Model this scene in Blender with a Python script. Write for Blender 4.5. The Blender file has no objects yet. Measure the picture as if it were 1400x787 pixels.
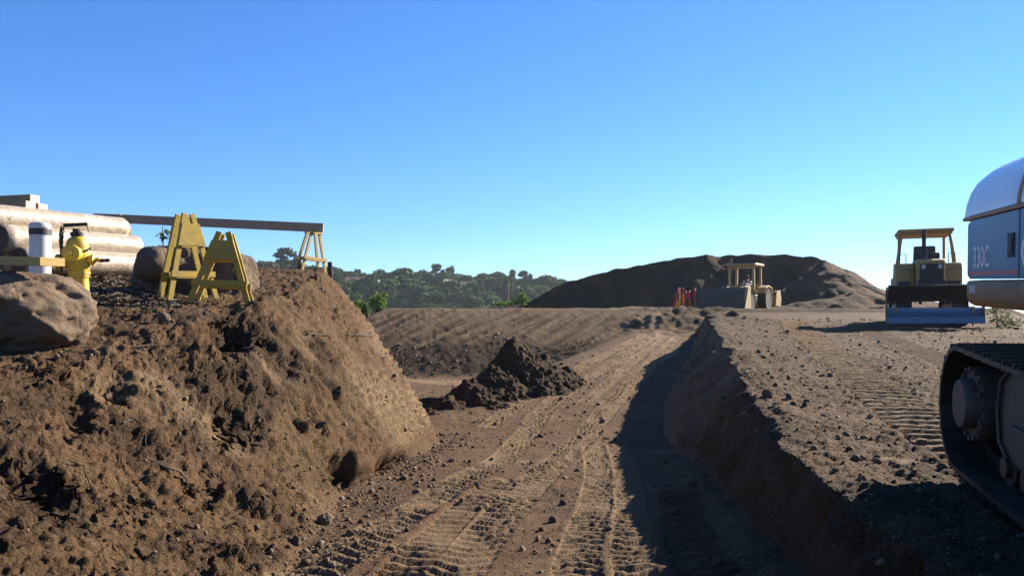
import bpy, bmesh, math, random
import numpy as np
from mathutils import Vector, Matrix, Euler, noise as mnoise

F = 1080.0            # focal length in pixels of the 1400 px wide photograph
HOR = 436.0           # the horizon's row; the eye is the world's origin height (z = 0)
rng = np.random.default_rng(7)
random.seed(7)
scene = bpy.context.scene
COL = scene.collection
PI = math.pi
R = math.radians

def at(px, py, d):
    """a measured point of the place: bearing and height angle at distance d"""
    return Vector(((px - 700) / F * d, d, (HOR - py) / F * d))

# ------------------------------------------------------------------ noise
def _h(ix, iy, iz, seed):
    M = np.uint32
    n = (ix.astype(np.int64).astype(M) * M(0x8da6b343)) ^ (iy.astype(np.int64).astype(M) * M(0xd8163841)) ^ (iz.astype(np.int64).astype(M) * M(0xcb1ab31f)) ^ M((seed * 0x9e3779b1) & 0xffffffff)
    n ^= n >> M(15); n *= M(0x2c1b3c6d); n ^= n >> M(12); n *= M(0x297a2d39); n ^= n >> M(15)
    return n

def vnoise(x, y, z=None, seed=1):
    """value-gradient noise in about -1..1"""
    if z is None: z = np.zeros_like(x)
    x0, y0, z0 = np.floor(x), np.floor(y), np.floor(z)
    fx, fy, fz = x - x0, y - y0, z - z0
    ux, uy, uz = [f * f * f * (f * (f * 6 - 15) + 10) for f in (fx, fy, fz)]
    out = 0
    for i in (0, 1):
        for j in (0, 1):
            for k in (0, 1):
                h = _h(x0 + i, y0 + j, z0 + k, seed)
                gx = (h & np.uint32(1023)).astype(np.float32) / 511.5 - 1
                gy = ((h >> np.uint32(10)) & np.uint32(1023)).astype(np.float32) / 511.5 - 1
                gz = ((h >> np.uint32(20)) & np.uint32(1023)).astype(np.float32) / 511.5 - 1
                d = gx * (fx - i) + gy * (fy - j) + gz * (fz - k)
                w = (ux if i else 1 - ux) * (uy if j else 1 - uy) * (uz if k else 1 - uz)
                out = out + w * d
    return out * 1.35

def fbm(x, y, z=None, lam=1.0, octv=3, seed=1, gain=.5):
    a, s, t = 1.0, 1.0 / lam, 0.0
    for o in range(octv):
        t = t + a * vnoise(x * s + 13.7 * o, y * s - 7.1 * o, None if z is None else z * s, seed + o)
        a *= gain; s *= 2.03
    return t

def worley(x, y, lam=1.0, seed=1, keep=1.0):
    """rounded clods: dome height 0..1 of the nearest random lump"""
    x = x / lam; y = y / lam
    x0, y0 = np.floor(x), np.floor(y)
    best = np.zeros_like(x)
    zz = np.zeros_like(x0)
    for i in (-1, 0, 1):
        for j in (-1, 0, 1):
            h = _h(x0 + i, y0 + j, zz, seed)
            px = x0 + i + (h & np.uint32(255)).astype(np.float32) / 255
            py = y0 + j + ((h >> np.uint32(8)) & np.uint32(255)).astype(np.float32) / 255
            r = .25 + .5 * ((h >> np.uint32(16)) & np.uint32(255)).astype(np.float32) / 255
            on = (((h >> np.uint32(24)) & np.uint32(255)).astype(np.float32) / 255) < keep
            d2 = ((x - px) ** 2 + (y - py) ** 2) / (r * r)
            best = np.maximum(best, np.where(on, np.sqrt(np.clip(1 - d2, 0, 1)) * r * 1.5, 0))
    return best

def sst(a, b, x):
    t = np.clip((x - a) / (b - a), 0, 1)
    return t * t * (3 - 2 * t)

def curve(pts, sm=.5):
    """a smoothed table through the points, as a function"""
    pts = sorted(pts)
    g = np.linspace(pts[0][0] - 5, pts[-1][0] + 5, 1500)
    v = np.interp(g, [p[0] for p in pts], [p[1] for p in pts])
    n = max(1, int(sm / (g[1] - g[0])))
    k = np.hanning(2 * n + 3); k /= k.sum()
    v = np.convolve(np.pad(v, n + 1, mode='edge'), k, mode='valid')
    return lambda q: np.interp(q, g, v)

# ------------------------------------------------------------------ objects
def tag(o, label=None, cat=None, group=None, kind=None):
    if label: o['label'] = label
    if cat: o['category'] = cat
    if group: o['group'] = group
    if kind: o['kind'] = kind
    return o

def thing(name, label, cat, loc=(0, 0, 0), rot=(0, 0, 0), group=None, scale=1.0):
    o = bpy.data.objects.new(name, None); COL.objects.link(o)
    o.location = loc; o.rotation_euler = rot; o.scale = (scale,) * 3
    o.empty_display_size = .2
    return tag(o, label, cat, group)

def copy_tree(o, parent=None):
    c = o.copy(); COL.objects.link(c)
    if parent: c.parent = parent
    for ch in o.children: copy_tree(ch, c)
    return c

def link_mesh(name, me, mat, parent=None, smooth=False):
    o = bpy.data.objects.new(name, me); COL.objects.link(o)
    if mat is not None and not me.materials: me.materials.append(mat)
    if parent: o.parent = parent
    if smooth: me.polygons.foreach_set('use_smooth', [True] * len(me.polygons))
    return o

def np_mesh(name, V, Q, tris=False):
    """a mesh from numpy arrays of vertices and quads (or triangles)"""
    me = bpy.data.meshes.new(name)
    n = 3 if tris else 4
    me.vertices.add(len(V)); me.vertices.foreach_set('co', np.asarray(V, np.float32).ravel())
    me.loops.add(len(Q) * n); me.loops.foreach_set('vertex_index', np.asarray(Q, np.int32).ravel())
    me.polygons.add(len(Q)); me.polygons.foreach_set('loop_start', np.arange(0, len(Q) * n, n, dtype=np.int32))
    me.polygons.foreach_set('loop_total', np.full(len(Q), n, np.int32))
    me.update(calc_edges=True)
    return me

def grid_quads(nr, nc):
    i = np.arange(nr * nc).reshape(nr, nc)
    return np.stack([i[:-1, :-1], i[:-1, 1:], i[1:, 1:], i[1:, :-1]], -1).reshape(-1, 4)

class MB:
    """collects shapes; build() links them as one mesh object"""
    def __init__(s): s.v = []; s.f = []
    def add(s, vs, fs):
        b = len(s.v); s.v += [tuple(v) for v in vs]; s.f += [tuple(b + i for i in f) for f in fs]; return s
    def box(s, c, size, rot=None):
        hx, hy, hz = [a / 2 for a in size]; m = rot if rot is not None else Matrix.Identity(3)
        vs = [Vector(c) + m @ Vector((x * hx, y * hy, z * hz)) for x in (-1, 1) for y in (-1, 1) for z in (-1, 1)]
        return s.add(vs, [(0, 1, 3, 2), (4, 6, 7, 5), (0, 4, 5, 1), (2, 3, 7, 6), (0, 2, 6, 4), (1, 5, 7, 3)])
    def b2(s, lo, hi):
        return s.box([(a + b) / 2 for a, b in zip(lo, hi)], [abs(b - a) for a, b in zip(lo, hi)])
    def bar(s, a, b, w, t, up=(0, 0, 1)):
        """a board from a to b, w wide across `up`'s plane, t thick along up"""
        a, b = Vector(a), Vector(b); d = (b - a); L = d.length; d.normalize()
        u = Vector(up); u = (u - d * u.dot(d)).normalized(); w_ = d.cross(u)
        m = Matrix((w_, d, u)).transposed()
        return s.box((a + b) / 2, (w, L, t), m)
    def tube(s, pts, r, n=10, cap=True):
        pts = [Vector(p) for p in pts]; rs = r if isinstance(r, (list, tuple)) else [r] * len(pts)
        vs = []; fs = []; prev = None
        for i, p in enumerate(pts):
            d = (pts[min(i + 1, len(pts) - 1)] - pts[max(i - 1, 0)]).normalized()
            if prev is None:
                u = d.orthogonal().normalized()
            else:
                u = (prev - d * prev.dot(d)); u = u.normalized() if u.length > 1e-6 else d.orthogonal().normalized()
            prev = u; w = d.cross(u)
            for k in range(n):
                a = 2 * PI * k / n
                vs.append(p + (u * math.cos(a) + w * math.sin(a)) * rs[i])
        for i in range(len(pts) - 1):
            for k in range(n):
                fs.append((i * n + k, i * n + (k + 1) % n, (i + 1) * n + (k + 1) % n, (i + 1) * n + k))
        if cap:
            fs.append(tuple(reversed(range(n)))); fs.append(tuple((len(pts) - 1) * n + k for k in range(n)))
        return s.add(vs, fs)
    def lathe(s, prof, c=(0, 0, 0), n=24, axis='z'):
        """prof: (radius, height) pairs"""
        vs = []; fs = []; c = Vector(c)
        for r, h in prof:
            for k in range(n):
                a = 2 * PI * k / n; x, y = r * math.cos(a), r * math.sin(a)
                vs.append(c + (Vector((x, y, h)) if axis == 'z' else Vector((h, x, y)) if axis == 'x' else Vector((x, h, -y))))
        m = len(prof)
        for i in range(m - 1):
            for k in range(n):
                fs.append((i * n + k, i * n + (k + 1) % n, (i + 1) * n + (k + 1) % n, (i + 1) * n + k))
        fs.append(tuple(reversed(range(n)))); fs.append(tuple((m - 1) * n + k for k in range(n)))
        return s.add(vs, fs)
    def prism(s, poly, x0, x1, axis='x'):
        """a polygon of (a, b) pairs extruded along an axis"""
        n = len(poly)
        def P(t, p): return {'x': (t, p[0], p[1]), 'y': (p[0], t, p[1]), 'z': (p[0], p[1], t)}[axis]
        vs = [P(x0, p) for p in poly] + [P(x1, p) for p in poly]
        fs = [tuple(reversed(range(n))), tuple(range(n, 2 * n))]
        fs += [(i, (i + 1) % n, n + (i + 1) % n, n + i) for i in range(n)]
        return s.add(vs, fs)
    def torus(s, c, R_, r, n=20, m=8, rot=None):
        vs = []; fs = []; rot = rot if rot is not None else Matrix.Identity(3)
        for i in range(n):
            a = 2 * PI * i / n
            for j in range(m):
                b = 2 * PI * j / m
                vs.append(Vector(c) + rot @ Vector(((R_ + r * math.cos(b)) * math.cos(a), (R_ + r * math.cos(b)) * math.sin(a), r * math.sin(b))))
        for i in range(n):
            for j in range(m):
                fs.append((i * m + j, ((i + 1) % n) * m + j, ((i + 1) % n) * m + (j + 1) % m, i * m + (j + 1) % m))
        return s.add(vs, fs)
    def build(s, name, mat, parent=None, bevel=0.0, smooth=False, segs=2):
        me = bpy.data.meshes.new(name); me.from_pydata(s.v, [], s.f)
        bm = bmesh.new(); bm.from_mesh(me); bmesh.ops.recalc_face_normals(bm, faces=bm.faces); bm.to_mesh(me); bm.free()
        o = link_mesh(name, me, mat, parent)
        if smooth:
            for p in me.polygons: p.use_smooth = True
            try: me.set_sharp_from_angle(angle=R(38))
            except Exception: pass
        if bevel:
            md = o.modifiers.new('edge', 'BEVEL'); md.width = bevel; md.segments = segs; md.limit_method = 'ANGLE'; md.angle_limit = R(35)
            md.harden_normals = False
        return o

# ------------------------------------------------------------------ materials
class NT:
    def __init__(s, name):
        s.m = bpy.data.materials.new(name); s.m.use_nodes = True; s.t = s.m.node_tree; s.t.nodes.clear()
        s.out = s.n('ShaderNodeOutputMaterial'); s.p = s.n('ShaderNodeBsdfPrincipled'); s.l(s.p.outputs[0], s.out.inputs[0])
        s.tc = s.n('ShaderNodeTexCoord')
    def n(s, k, **kw):
        o = s.t.nodes.new(k)
        for a, b in kw.items(): setattr(o, a, b)
        return o
    def l(s, a, b): s.t.links.new(a, b)
    def noise(s, scale, detail=4, rough=.55, vec=None, dist=0):
        o = s.n('ShaderNodeTexNoise'); o.inputs['Scale'].default_value = scale; o.inputs['Detail'].default_value = detail
        o.inputs['Roughness'].default_value = rough; o.inputs['Distortion'].default_value = dist
        s.l(vec if vec is not None else s.tc.outputs['Object'], o.inputs['Vector']); return o.outputs[0]
    def ramp(s, fac, a, b, va=0., vb=1.):
        o = s.n('ShaderNodeMapRange'); o.inputs[1].default_value = a; o.inputs[2].default_value = b; o.inputs[3].default_value = va; o.inputs[4].default_value = vb
        s.l(fac, o.inputs[0]); return o.outputs[0]
    def mix(s, fac, a, b, blend='MIX'):
        o = s.n('ShaderNodeMix', data_type='RGBA', blend_type=blend)
        if isinstance(fac, (int, float)): o.inputs[0].default_value = fac
        else: s.l(fac, o.inputs[0])
        for i, c in ((6, a), (7, b)):
            if isinstance(c, (tuple, list)): o.inputs[i].default_value = (*c[:3], 1)
            else: s.l(c, o.inputs[i])
        return o.outputs[2]
    def math(s, op, a, b=0.):
        o = s.n('ShaderNodeMath', operation=op)
        for i, c in ((0, a), (1, b)):
            if isinstance(c, (int, float)): o.inputs[i].default_value = c
            else: s.l(c, o.inputs[i])
        return o.outputs[0]
    def bump(s, h, strength=.3, dist=.02, prev=None):
        o = s.n('ShaderNodeBump'); o.inputs['Strength'].default_value = strength; o.inputs['Distance'].default_value = dist
        s.l(h, o.inputs['Height'])
        if prev is not None: s.l(prev, o.inputs['Normal'])
        return o.outputs[0]

def scl(c, k): return tuple(min(1, a * k) for a in c)
def erd(c, k): return (min(1, c[0] * k * 1.12), min(1, c[1] * k), c[2] * k * .84)

DUST = (.13, .092, .06)
OB_ = .60          # one scale on all paint and wood colours, set to suit the exposure
def paint(name, col, rough=.5, metal=0., var=.18, scale=6, dust=.35, bump=.1, chips=None, spec=.5):
    col = scl(col, OB_)
    """a used, dusty surface: uneven tone, dust lying in patches and on upward faces"""
    t = NT(name)
    c = t.mix(t.ramp(t.noise(scale, 5, .6), .3, .7), scl(col, 1 - var), scl(col, 1 + var))
    if chips:
        c = t.mix(t.ramp(t.noise(scale * 4, 6, .7), .62, .67), c, chips)
    if dust:
        g = t.n('ShaderNodeNewGeometry'); sx = t.n('ShaderNodeSeparateXYZ'); t.l(g.outputs['Normal'], sx.inputs[0])
        up = t.ramp(sx.outputs[2], -.2, 1, .35, 1)
        d = t.math('MULTIPLY', t.math('MULTIPLY', t.ramp(t.noise(scale * 1.7, 6, .65), .38, .68), up), dust)
        c = t.mix(d, c, DUST)
        t.l(t.math('ADD', rough, t.math('MULTIPLY', d, .5)), t.p.inputs['Roughness'])
    else: t.p.inputs['Roughness'].default_value = rough
    t.l(c, t.p.inputs['Base Color']); t.p.inputs['Metallic'].default_value = metal
    t.p.inputs['Specular IOR Level'].default_value = spec
    if bump: t.l(t.bump(t.noise(scale * 9, 4, .6), bump, .01), t.p.inputs['Normal'])
    return t.m

def wood(name, col, worn=(.28, .25, .2), wear=.5, axis_scale=(2, 2, 14)):
    col = scl(col, OB_); worn = scl(worn, OB_)
    t = NT(name)
    mp = t.n('ShaderNodeMapping'); mp.inputs['Scale'].default_value = axis_scale; t.l(t.tc.outputs['Object'], mp.inputs[0])
    g = t.noise(3.0, 6, .65, mp.outputs[0], .6)
    c = t.mix(t.ramp(g, .3, .7), scl(col, .78), scl(col, 1.15))
    c = t.mix(t.math('MULTIPLY', t.ramp(t.noise(7, 6, .7), .5, .66), wear), c, worn)
    t.l(c, t.p.inputs['Base Color']); t.p.inputs['Roughness'].default_value = .8; t.p.inputs['Specular IOR Level'].default_value = .25
    t.l(t.bump(g, .35, .006), t.p.inputs['Normal'])
    return t.m

SK_ = .52
def soil(name, scale=1.0, near=True):
    """bare earth; the 'soil' attribute holds dry and pale / moist and dark / reddish as sculpted with the ground"""
    t = NT(name)
    at_ = t.n('ShaderNodeAttribute', attribute_name='soil'); sp = t.n('ShaderNodeSeparateColor'); t.l(at_.outputs['Color'], sp.inputs[0])
    n1 = t.noise(1.3 * scale, 5, .6); n2 = t.noise(9 * scale, 6, .7); n3 = t.noise(55 * scale, 4, .7); n4 = t.noise(.35 * scale, 4, .55)
    base = t.mix(t.ramp(n1, .3, .7), erd((.120, .078, .046), SK_), erd((.205, .137, .081), SK_))
    base = t.mix(t.ramp(n4, .35, .7), base, erd((.155, .10, .06), SK_))
    base = t.mix(sp.outputs[2], base, erd((.17, .088, .056), SK_))
    def msk(ch, lo=.35, hi=.75):
        k = t.math('ADD', sp.outputs[ch], t.ramp(n2, .25, .75, -.28, .28)); return t.ramp(k, lo, hi)
    base = t.mix(msk(1), base, erd((.062, .042, .03), SK_))
    base = t.mix(msk(0), base, erd((.34, .255, .175), SK_))
    base = t.mix(t.ramp(n3, .4, .7), base, t.mix(.55, base, erd((.30, .215, .135), SK_)))
    base = t.mix(t.ramp(t.noise(23 * scale, 5, .75), .52, .68), base, t.mix(.62, base, erd((.045, .031, .021), SK_)))
    t.l(base, t.p.inputs['Base Color']); t.p.inputs['Roughness'].default_value = .95; t.p.inputs['Specular IOR Level'].default_value = .12
    v = t.n('ShaderNodeTexVoronoi'); v.inputs['Scale'].default_value = 42 * scale; t.l(t.tc.outputs['Object'], v.inputs['Vector'])
    b = t.bump(n2, .75, .05 / scale); b = t.bump(v.outputs[0], 1.0, .022 / scale, b)
    b = t.bump(t.noise(70 * scale, 5, .8), 1.0, .016 / scale, b)
    t.l(b, t.p.inputs['Normal'])
    return t.m

def leaf_mat(name, col, var=.45, trans=.25, cut=None):
    t = NT(name)
    g = t.n('ShaderNodeNewGeometry')
    c = t.mix(g.outputs['Random Per Island'], scl(col, 1 - var), scl(col, 1 + var))
    oi = t.n('ShaderNodeObjectInfo')
    c = t.mix(t.ramp(oi.outputs['Random'], 0, 1, 0, .45), c, (col[0] * .6, col[1] * .62, col[2] * .62))
    t.l(c, t.p.inputs['Base Color']); t.p.inputs['Roughness'].default_value = .7; t.p.inputs['Specular IOR Level'].default_value = .2
    tr = t.n('ShaderNodeBsdfTranslucent'); t.l(c, tr.inputs[0])
    mx = t.n('ShaderNodeMixShader'); mx.inputs[0].default_value = trans
    t.l(t.p.outputs[0], mx.inputs[1]); t.l(tr.outputs[0], mx.inputs[2]); t.l(mx.outputs[0], t.out.inputs[0])
    return t.m
# ================================================================== GROUND
SOIL = soil('bare_earth')
SOIL_FAR = soil('bare_earth_far', .35)

c_floor = curve([(-30, -1.8), (0, -1.95), (3, -2.02), (6.75, -2.15), (15, -2.38), (22, -2.45), (90, -2.45)])
c_rampx = curve([(0, .3), (12, .1), (16.5, .3), (20, 1.7), (27.2, 4.25), (38, 8.1), (44, 10.2), (60, 15)], .8)
c_rampz = curve([(-30, -2.38), (15, -2.38), (16.5, -2.34), (20, -2.1), (24, -1.8), (27.2, -1.5), (32, -1.1), (38, -.55), (42, -.05), (45, .4), (90, .45)], .8)
c_mesaz = curve([(-30, -1.9), (0, -1.47), (4, -1.39), (6.7, -1.25), (15, -.75), (20, -.46), (26, -.14), (36, .2), (44, .45), (60, .55), (90, .55)], .8)
c_mtop = curve([(-30, 2.0), (0, 2.15), (4.3, 2.23), (5.6, 2.33), (7.8, 2.6), (13.5, 3.87), (20.5, 5.35), (29, 7.15), (34, 8.8), (38, 9.9), (42, 11.5), (60, 16)], .6)
c_mbase = curve([(-30, 1.8), (0, 1.95), (6.6, 2.2), (11, 2.62), (16.1, 3.06), (20, 3.85), (24, 5.2), (29, 6.65), (34, 8.3), (38, 9.3), (42, 10.6), (60, 15)], .6)
c_toe = curve([(-30, -2.2), (0, -1.8), (6.6, -1.85), (10.6, -2.15), (13, -1.75), (14.8, -1.37), (16, -1.5), (17.5, -2.3), (20, -3.7), (24, -6.2), (30, -9.5), (60, -22)], .5)
c_crest = curve([(-30, -5), (0, -4.4), (5, -4.45), (8, -4.3), (10, -3.9), (11.5, -3.72), (15, -3.7), (16.5, -3.9), (18, -4.4), (20, -5.6), (24, -8.5), (30, -13), (60, -30)], .5)
c_bankz = curve([(-30, -1.2), (0, -1.0), (5, -.75), (8, -.42), (9, -.22), (10.5, .08), (11.5, .17), (13, .38), (15, .78), (18, 1.1), (22, 1.1), (26, .7), (32, -.2), (45, -3), (60, -6)], .6)
c_drop = curve([(-30, 11), (0, 11.2), (12, 11.8), (20, 13.6), (23, 14.7), (26, 16), (30, 17.6), (40, 25), (60, 36), (90, 50)], 1)

def smax(a, b, k):
    h = np.clip(.5 + .5 * (a - b) / k, 0, 1)
    return b * (1 - h) + a * h + k * h * (1 - h)

def ground_base(x, y):
    """height of the site relative to the eye, and the zone weights"""
    zf = c_floor(y); xr = c_rampx(y); lat = (x - xr) * .94
    w = sst(-5.8, -1.8, lat)
    z = zf * (1 - w) + np.maximum(c_rampz(y), zf) * w
    # cut slope at the far end of the excavation
    ytoe = 33.4 + .0 * x + .25 * np.sin(x * .35)
    te = (y - ytoe) / 6.6
    crest = .55 - .5 * np.clip(-6.2 - x, 0, 40) ** 1.25
    ze = -2.47 + np.clip(te, -.5, 1) * 3.02
    ze = np.minimum(ze, crest + .02 * np.sin(x * .9))
    ze = np.where(te < -.4, -9, ze)
    fe = sst(7.8, 6.6, x - .18 * (y - 38))
    z_e = smax(z, ze, .18)
    emb = sst(-.05, .1, te) * sst(1.05, .95, te) * fe * (ze > z - .1)
    z = z_e
    z = np.where(y > 39.5, z * (1 - sst(39.5, 43, y)) + np.minimum(.55, crest) * sst(39.5, 43, y), z)
    z = z + .22 * np.exp(-(((x - 7.0) / 1.3) ** 2 + ((y - 38.4) / .9) ** 2)) * (1 + 1.1 * vnoise(x / .45, y / .45, None, 19))
    z = z + .22 * np.exp(-np.clip(c_mbase(y) - .15 - x, 0, 9) / .45) * sst(16, 9, y)
    # flat-topped bank on the right
    ej = .16 * vnoise(y / 1.3, y * 0 + 3.3, None, 5) + .10 * vnoise(y / .4, y * 0 + 9.3, None, 6)
    xb, xt = c_mbase(y), c_mtop(y) + ej
    t = np.clip((x - xb) / np.maximum(xt - xb, .2), 0, 1)
    prof = np.where(t < .5, 1.15 * t, .575 + .85 * (t - .5)); prof = prof / prof.max() if np.ndim(prof) and prof.max() > 0 else prof
    fm = sst(44, 38, y)
    zm = c_mesaz(y)
    z = np.where(x > xb, (z + (np.maximum(zm, z) - z) * prof) * fm + (1 - fm) * np.maximum(z, zm * prof + z * (1 - prof)), z)
    mesa = np.where(x > xt - .05, 1.0, 0); face = ((t > 0.02) & (t < .98)).astype(float) * sst(42, 36, y)
    d = np.clip(x - c_drop(y), 0, 200)
    z = z - np.where(d > 0, .25 * d * d / (d + 1.0) * 2.2, 0)
    # bank on the left
    tj = .12 * vnoise(y / .9, y * 0 + 1.3, None, 15)
    xo, xc = c_toe(y) + tj, c_crest(y)
    tb = (xo - x) / (xo - xc)
    zt = c_bankz(y) + .05 * np.clip(xc - x, 0, 2.5) - .16 * np.clip(-6.3 - x, 0, 6) * sst(13.5, 17, y)
    s = np.clip(tb, 0, 1); steep = sst(8.5, 12, y)
    pb = (1 - steep) * (s ** 1.08) + steep * (1.30 * s - .30 * s ** 2.2)
    z = np.where(tb > 0, z + (np.maximum(zt, z - 1 * (y > 26)) - z) * pb, z)
    # the valley behind the bank and left of the far slope
    v = np.clip(-8.6 - x, 0, 60) * sst(24, 36, y)
    z = z - .55 * v * v / (v + 2.5)
    z = z - .5 * np.clip(y - 86, 0, 60) * sst(-200, -100, -np.abs(x))
    bank = np.where(tb > 0, sst(0, .06, tb), 0) * sst(30, 24, y)
    return z, dict(mesa=mesa, face=face, bank=bank, emb=emb, tb=tb, tm=t, te=te, lat=lat)

def resample(pts, step=.25):
    P = [Vector((p[0], p[1], 0)) for p in pts]
    out = []
    for i in range(len(P) - 1):
        p0, p1, p2, p3 = P[max(i - 1, 0)], P[i], P[i + 1], P[min(i + 2, len(P) - 1)]
        n = max(2, int((p2 - p1).length / step))
        for k in range(n):
            t = k / n
            out.append(.5 * (2 * p1 + (p2 - p0) * t + (2 * p0 - 5 * p1 + 4 * p2 - p3) * t * t + (3 * p1 - p0 - 3 * p2 + p3) * t ** 3))
    out.append(P[-1])
    return np.array([(p.x, p.y) for p in out])

def along(x, y, pts, hw):
    """lateral offset and arc length along a path for the points near it"""
    P = resample(pts)
    idx = np.nonzero((x > P[:, 0].min() - hw * 2) & (x < P[:, 0].max() + hw * 2) & (y > P[:, 1].min() - .3) & (y < P[:, 1].max() + .3))[0]
    X, Y = x[idx], y[idx]
    best = np.full(len(idx), 1e9); L = np.zeros(len(idx)); S = np.zeros(len(idx)); acc = 0
    for a, b in zip(P[:-1], P[1:]):
        d = b - a; n = np.hypot(*d); d = d / n
        m = np.nonzero(np.abs(Y - (a[1] + b[1]) / 2) < 1.5 + hw * 2)[0]
        rx, ry = X[m] - a[0], Y[m] - a[1]
        s = np.clip(rx * d[0] + ry * d[1], 0, n)
        ex, ey = rx - s * d[0], ry - s * d[1]
        q = np.hypot(ex, ey); lat = rx * d[1] - ry * d[0]
        u = q < best[m]
        mm = m[u]; best[mm] = q[u]; L[mm] = lat[u]; S[mm] = acc + s[u]
        acc += n
    k = best < hw * 2
    return idx[k], L[k], S[k], best[k]

# paths of wheels and crawler tracks: points, half width, bar pitch, bar height, slant, dryness
TRACKS = [
    ([(-1.95, 4.5), (-1.7, 6.6), (-1.17, 9), (-.24, 12.9), (.25, 15.8), (1.05, 20), (3.45, 27.2), (5.7, 33.5), (7.0, 37)], .27, .19, .032, .5, 1.0),
    ([(-.75, 4.5), (-.5, 6.6), (-.1, 9), (.65, 12.5), (1.5, 16), (2.6, 20), (4.75, 27), (6.95, 34), (7.7, 36)], .28, .20, .036, -.5, .8),
    ([(.5, 4.5), (.52, 6.6), (1.0, 9.5), (1.3, 12), (1.5, 14.5)], .22, .17, .030, .35, .95),
    ([(1.0, 4.5), (1.02, 6.6), (1.42, 9.5), (1.72, 12), (1.92, 14.5)], .20, .17, .030, -.35, .95),
    ([(1.55, 4.5), (1.58, 6.6), (1.85, 8.6), (2.1, 10)], .26, .22, .045, .1, -.2),
    ([(-1.15, 4.5), (-.95, 6.6), (-.6, 9), (-.1, 11)], .22, .2, .036, .1, .5),
    ([(-.5, 17), (.4, 20.5), (2.6, 27), (4.9, 33), (6.2, 36.5)], .25, .22, .028, .4, .8),
    ([(1.9, 20), (4.1, 27.1), (6.35, 33.8), (7.0, 35.8)], .22, .21, .028, -.4, .9),
    ([(-4.5, 31), (-2, 29.5), (.6, 25.5), (2.2, 24)], .35, .25, .02, .2, .9),
    ([(-7, 32.3), (-4, 31.6), (-1, 30.6)], .5, .25, .015, .2, 1.0),
]
MTRACKS = [
    ([(4.0, 5.6), (4.1, 6.6), (4.3, 7.8), (4.78, 9.9), (5.65, 13), (6.7, 17), (7.7, 21), (9.5, 27)], .42, .27, .055, .06, .8),
    ([(6.3, 8), (7.3, 12), (8.8, 18), (10.2, 23)], .38, .27, .035, .0, .35),
]

NR, NC = 860, 1240
yy = np.exp(np.linspace(math.log(1.15), math.log(60), NR))
uu = np.linspace(-1, 1, NC)
uu = .84 * uu + .16 * uu ** 3
GY = np.repeat(yy[:, None], NC, 1)
GX = uu[None, :] * (.80 * GY + 2.2)
shp = GX.shape
X, Y = GX.ravel().astype(np.float64), GY.ravel().astype(np.float64)
Z, W = ground_base(X, Y)
DRY_PALE = np.zeros_like(X); DARK = np.zeros_like(X); RED = np.zeros_like(X)
bank, mesa, face, emb = W['bank'], W['mesa'], W['face'], W['emb']
flat = np.clip(1 - bank - mesa - face - emb, 0, 1)
near = sst(45, 20, Y)

# --- ruts and lug prints pressed into the floor and the right bank
RED += flat * .25 * near
Z += flat * (.035 * fbm(X, Y, None, 1.4, 2, 31) + .012 * fbm(X, Y, None, .35, 2, 33))
loose = np.ones_like(X)
for pts, hw, pitch, hgt, slant, dry in TRACKS + MTRACKS:
    i, l, s, q = along(X, Y, pts, hw)
    ins = sst(hw, hw * .82, q)
    brk = sst(-.55, .15, fbm(X[i], Y[i], None, 1.1, 2, 41 + int(pitch * 100)))
    if pitch > .255: brk = .55 + .45 * brk
    ph = s / pitch + slant * np.abs(l) / pitch + .16 * vnoise(X[i] / .3, Y[i] / .3, None, 44)
    bar = sst(-.25, .55, np.sin(2 * PI * ph)) * (1 + (.4 if pitch < .255 else .1) * vnoise(X[i] / .2, Y[i] / .2, None, 45))
    big = 1.12 + .5 * sst(15, 24, Y[i])
    Z[i] += ins * (-.022 + hgt * bar * (.3 + .75 * brk) * big * (1 + (.5 if pitch < .255 else .12) * vnoise(X[i] / .09, Y[i] / .09, None, 46))) + .020 * np.exp(-((q - hw * 1.12) / (.12 * hw + .02)) ** 2) * brk * sst(-.4, .4, vnoise(X[i] / .35, Y[i] / .35, None, 47))
    loose[i] *= 1 - (.8 if pitch < .255 else .93) * ins
    DRY_PALE[i] = np.maximum(DRY_PALE[i], ins * (max(dry, 0) * (.70 + .35 * brk) - .22 * (1 - bar) * (hgt > .02)))
    if dry < 0: DARK[i] += ins * .15
# pale smears where blades scraped the floor
for px, py, d, a, L, wd in [(738, 545, 23.6, 25, 1.7, .22), (850, 489, 27.5, 25, 2.0, .16), (905, 483, 28.3, 24, 2.6, .20), (632, 652, 11.2, 70, .35, .12), (600, 690, 9.6, 70, .3, .1), (1228, 633, 6.9, 60, .12, .2), (560, 520, 31, 85, 3.5, .5), (720, 632, 13, 65, .5, .12)]:
    p = at(px, py, d); ca, sa = math.cos(R(90 - a)), math.sin(R(90 - a))
    dx, dy = X - p.x, Y - p.y
    e = ((dx * ca + dy * sa) / L) ** 2 + ((-dx * sa + dy * ca) / wd) ** 2
    k = np.exp(-e ** 2)
    DRY_PALE = np.maximum(DRY_PALE, 1.05 * k); loose *= 1 - .9 * k
    Z -= .02 * k * (mesa < .5)

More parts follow.
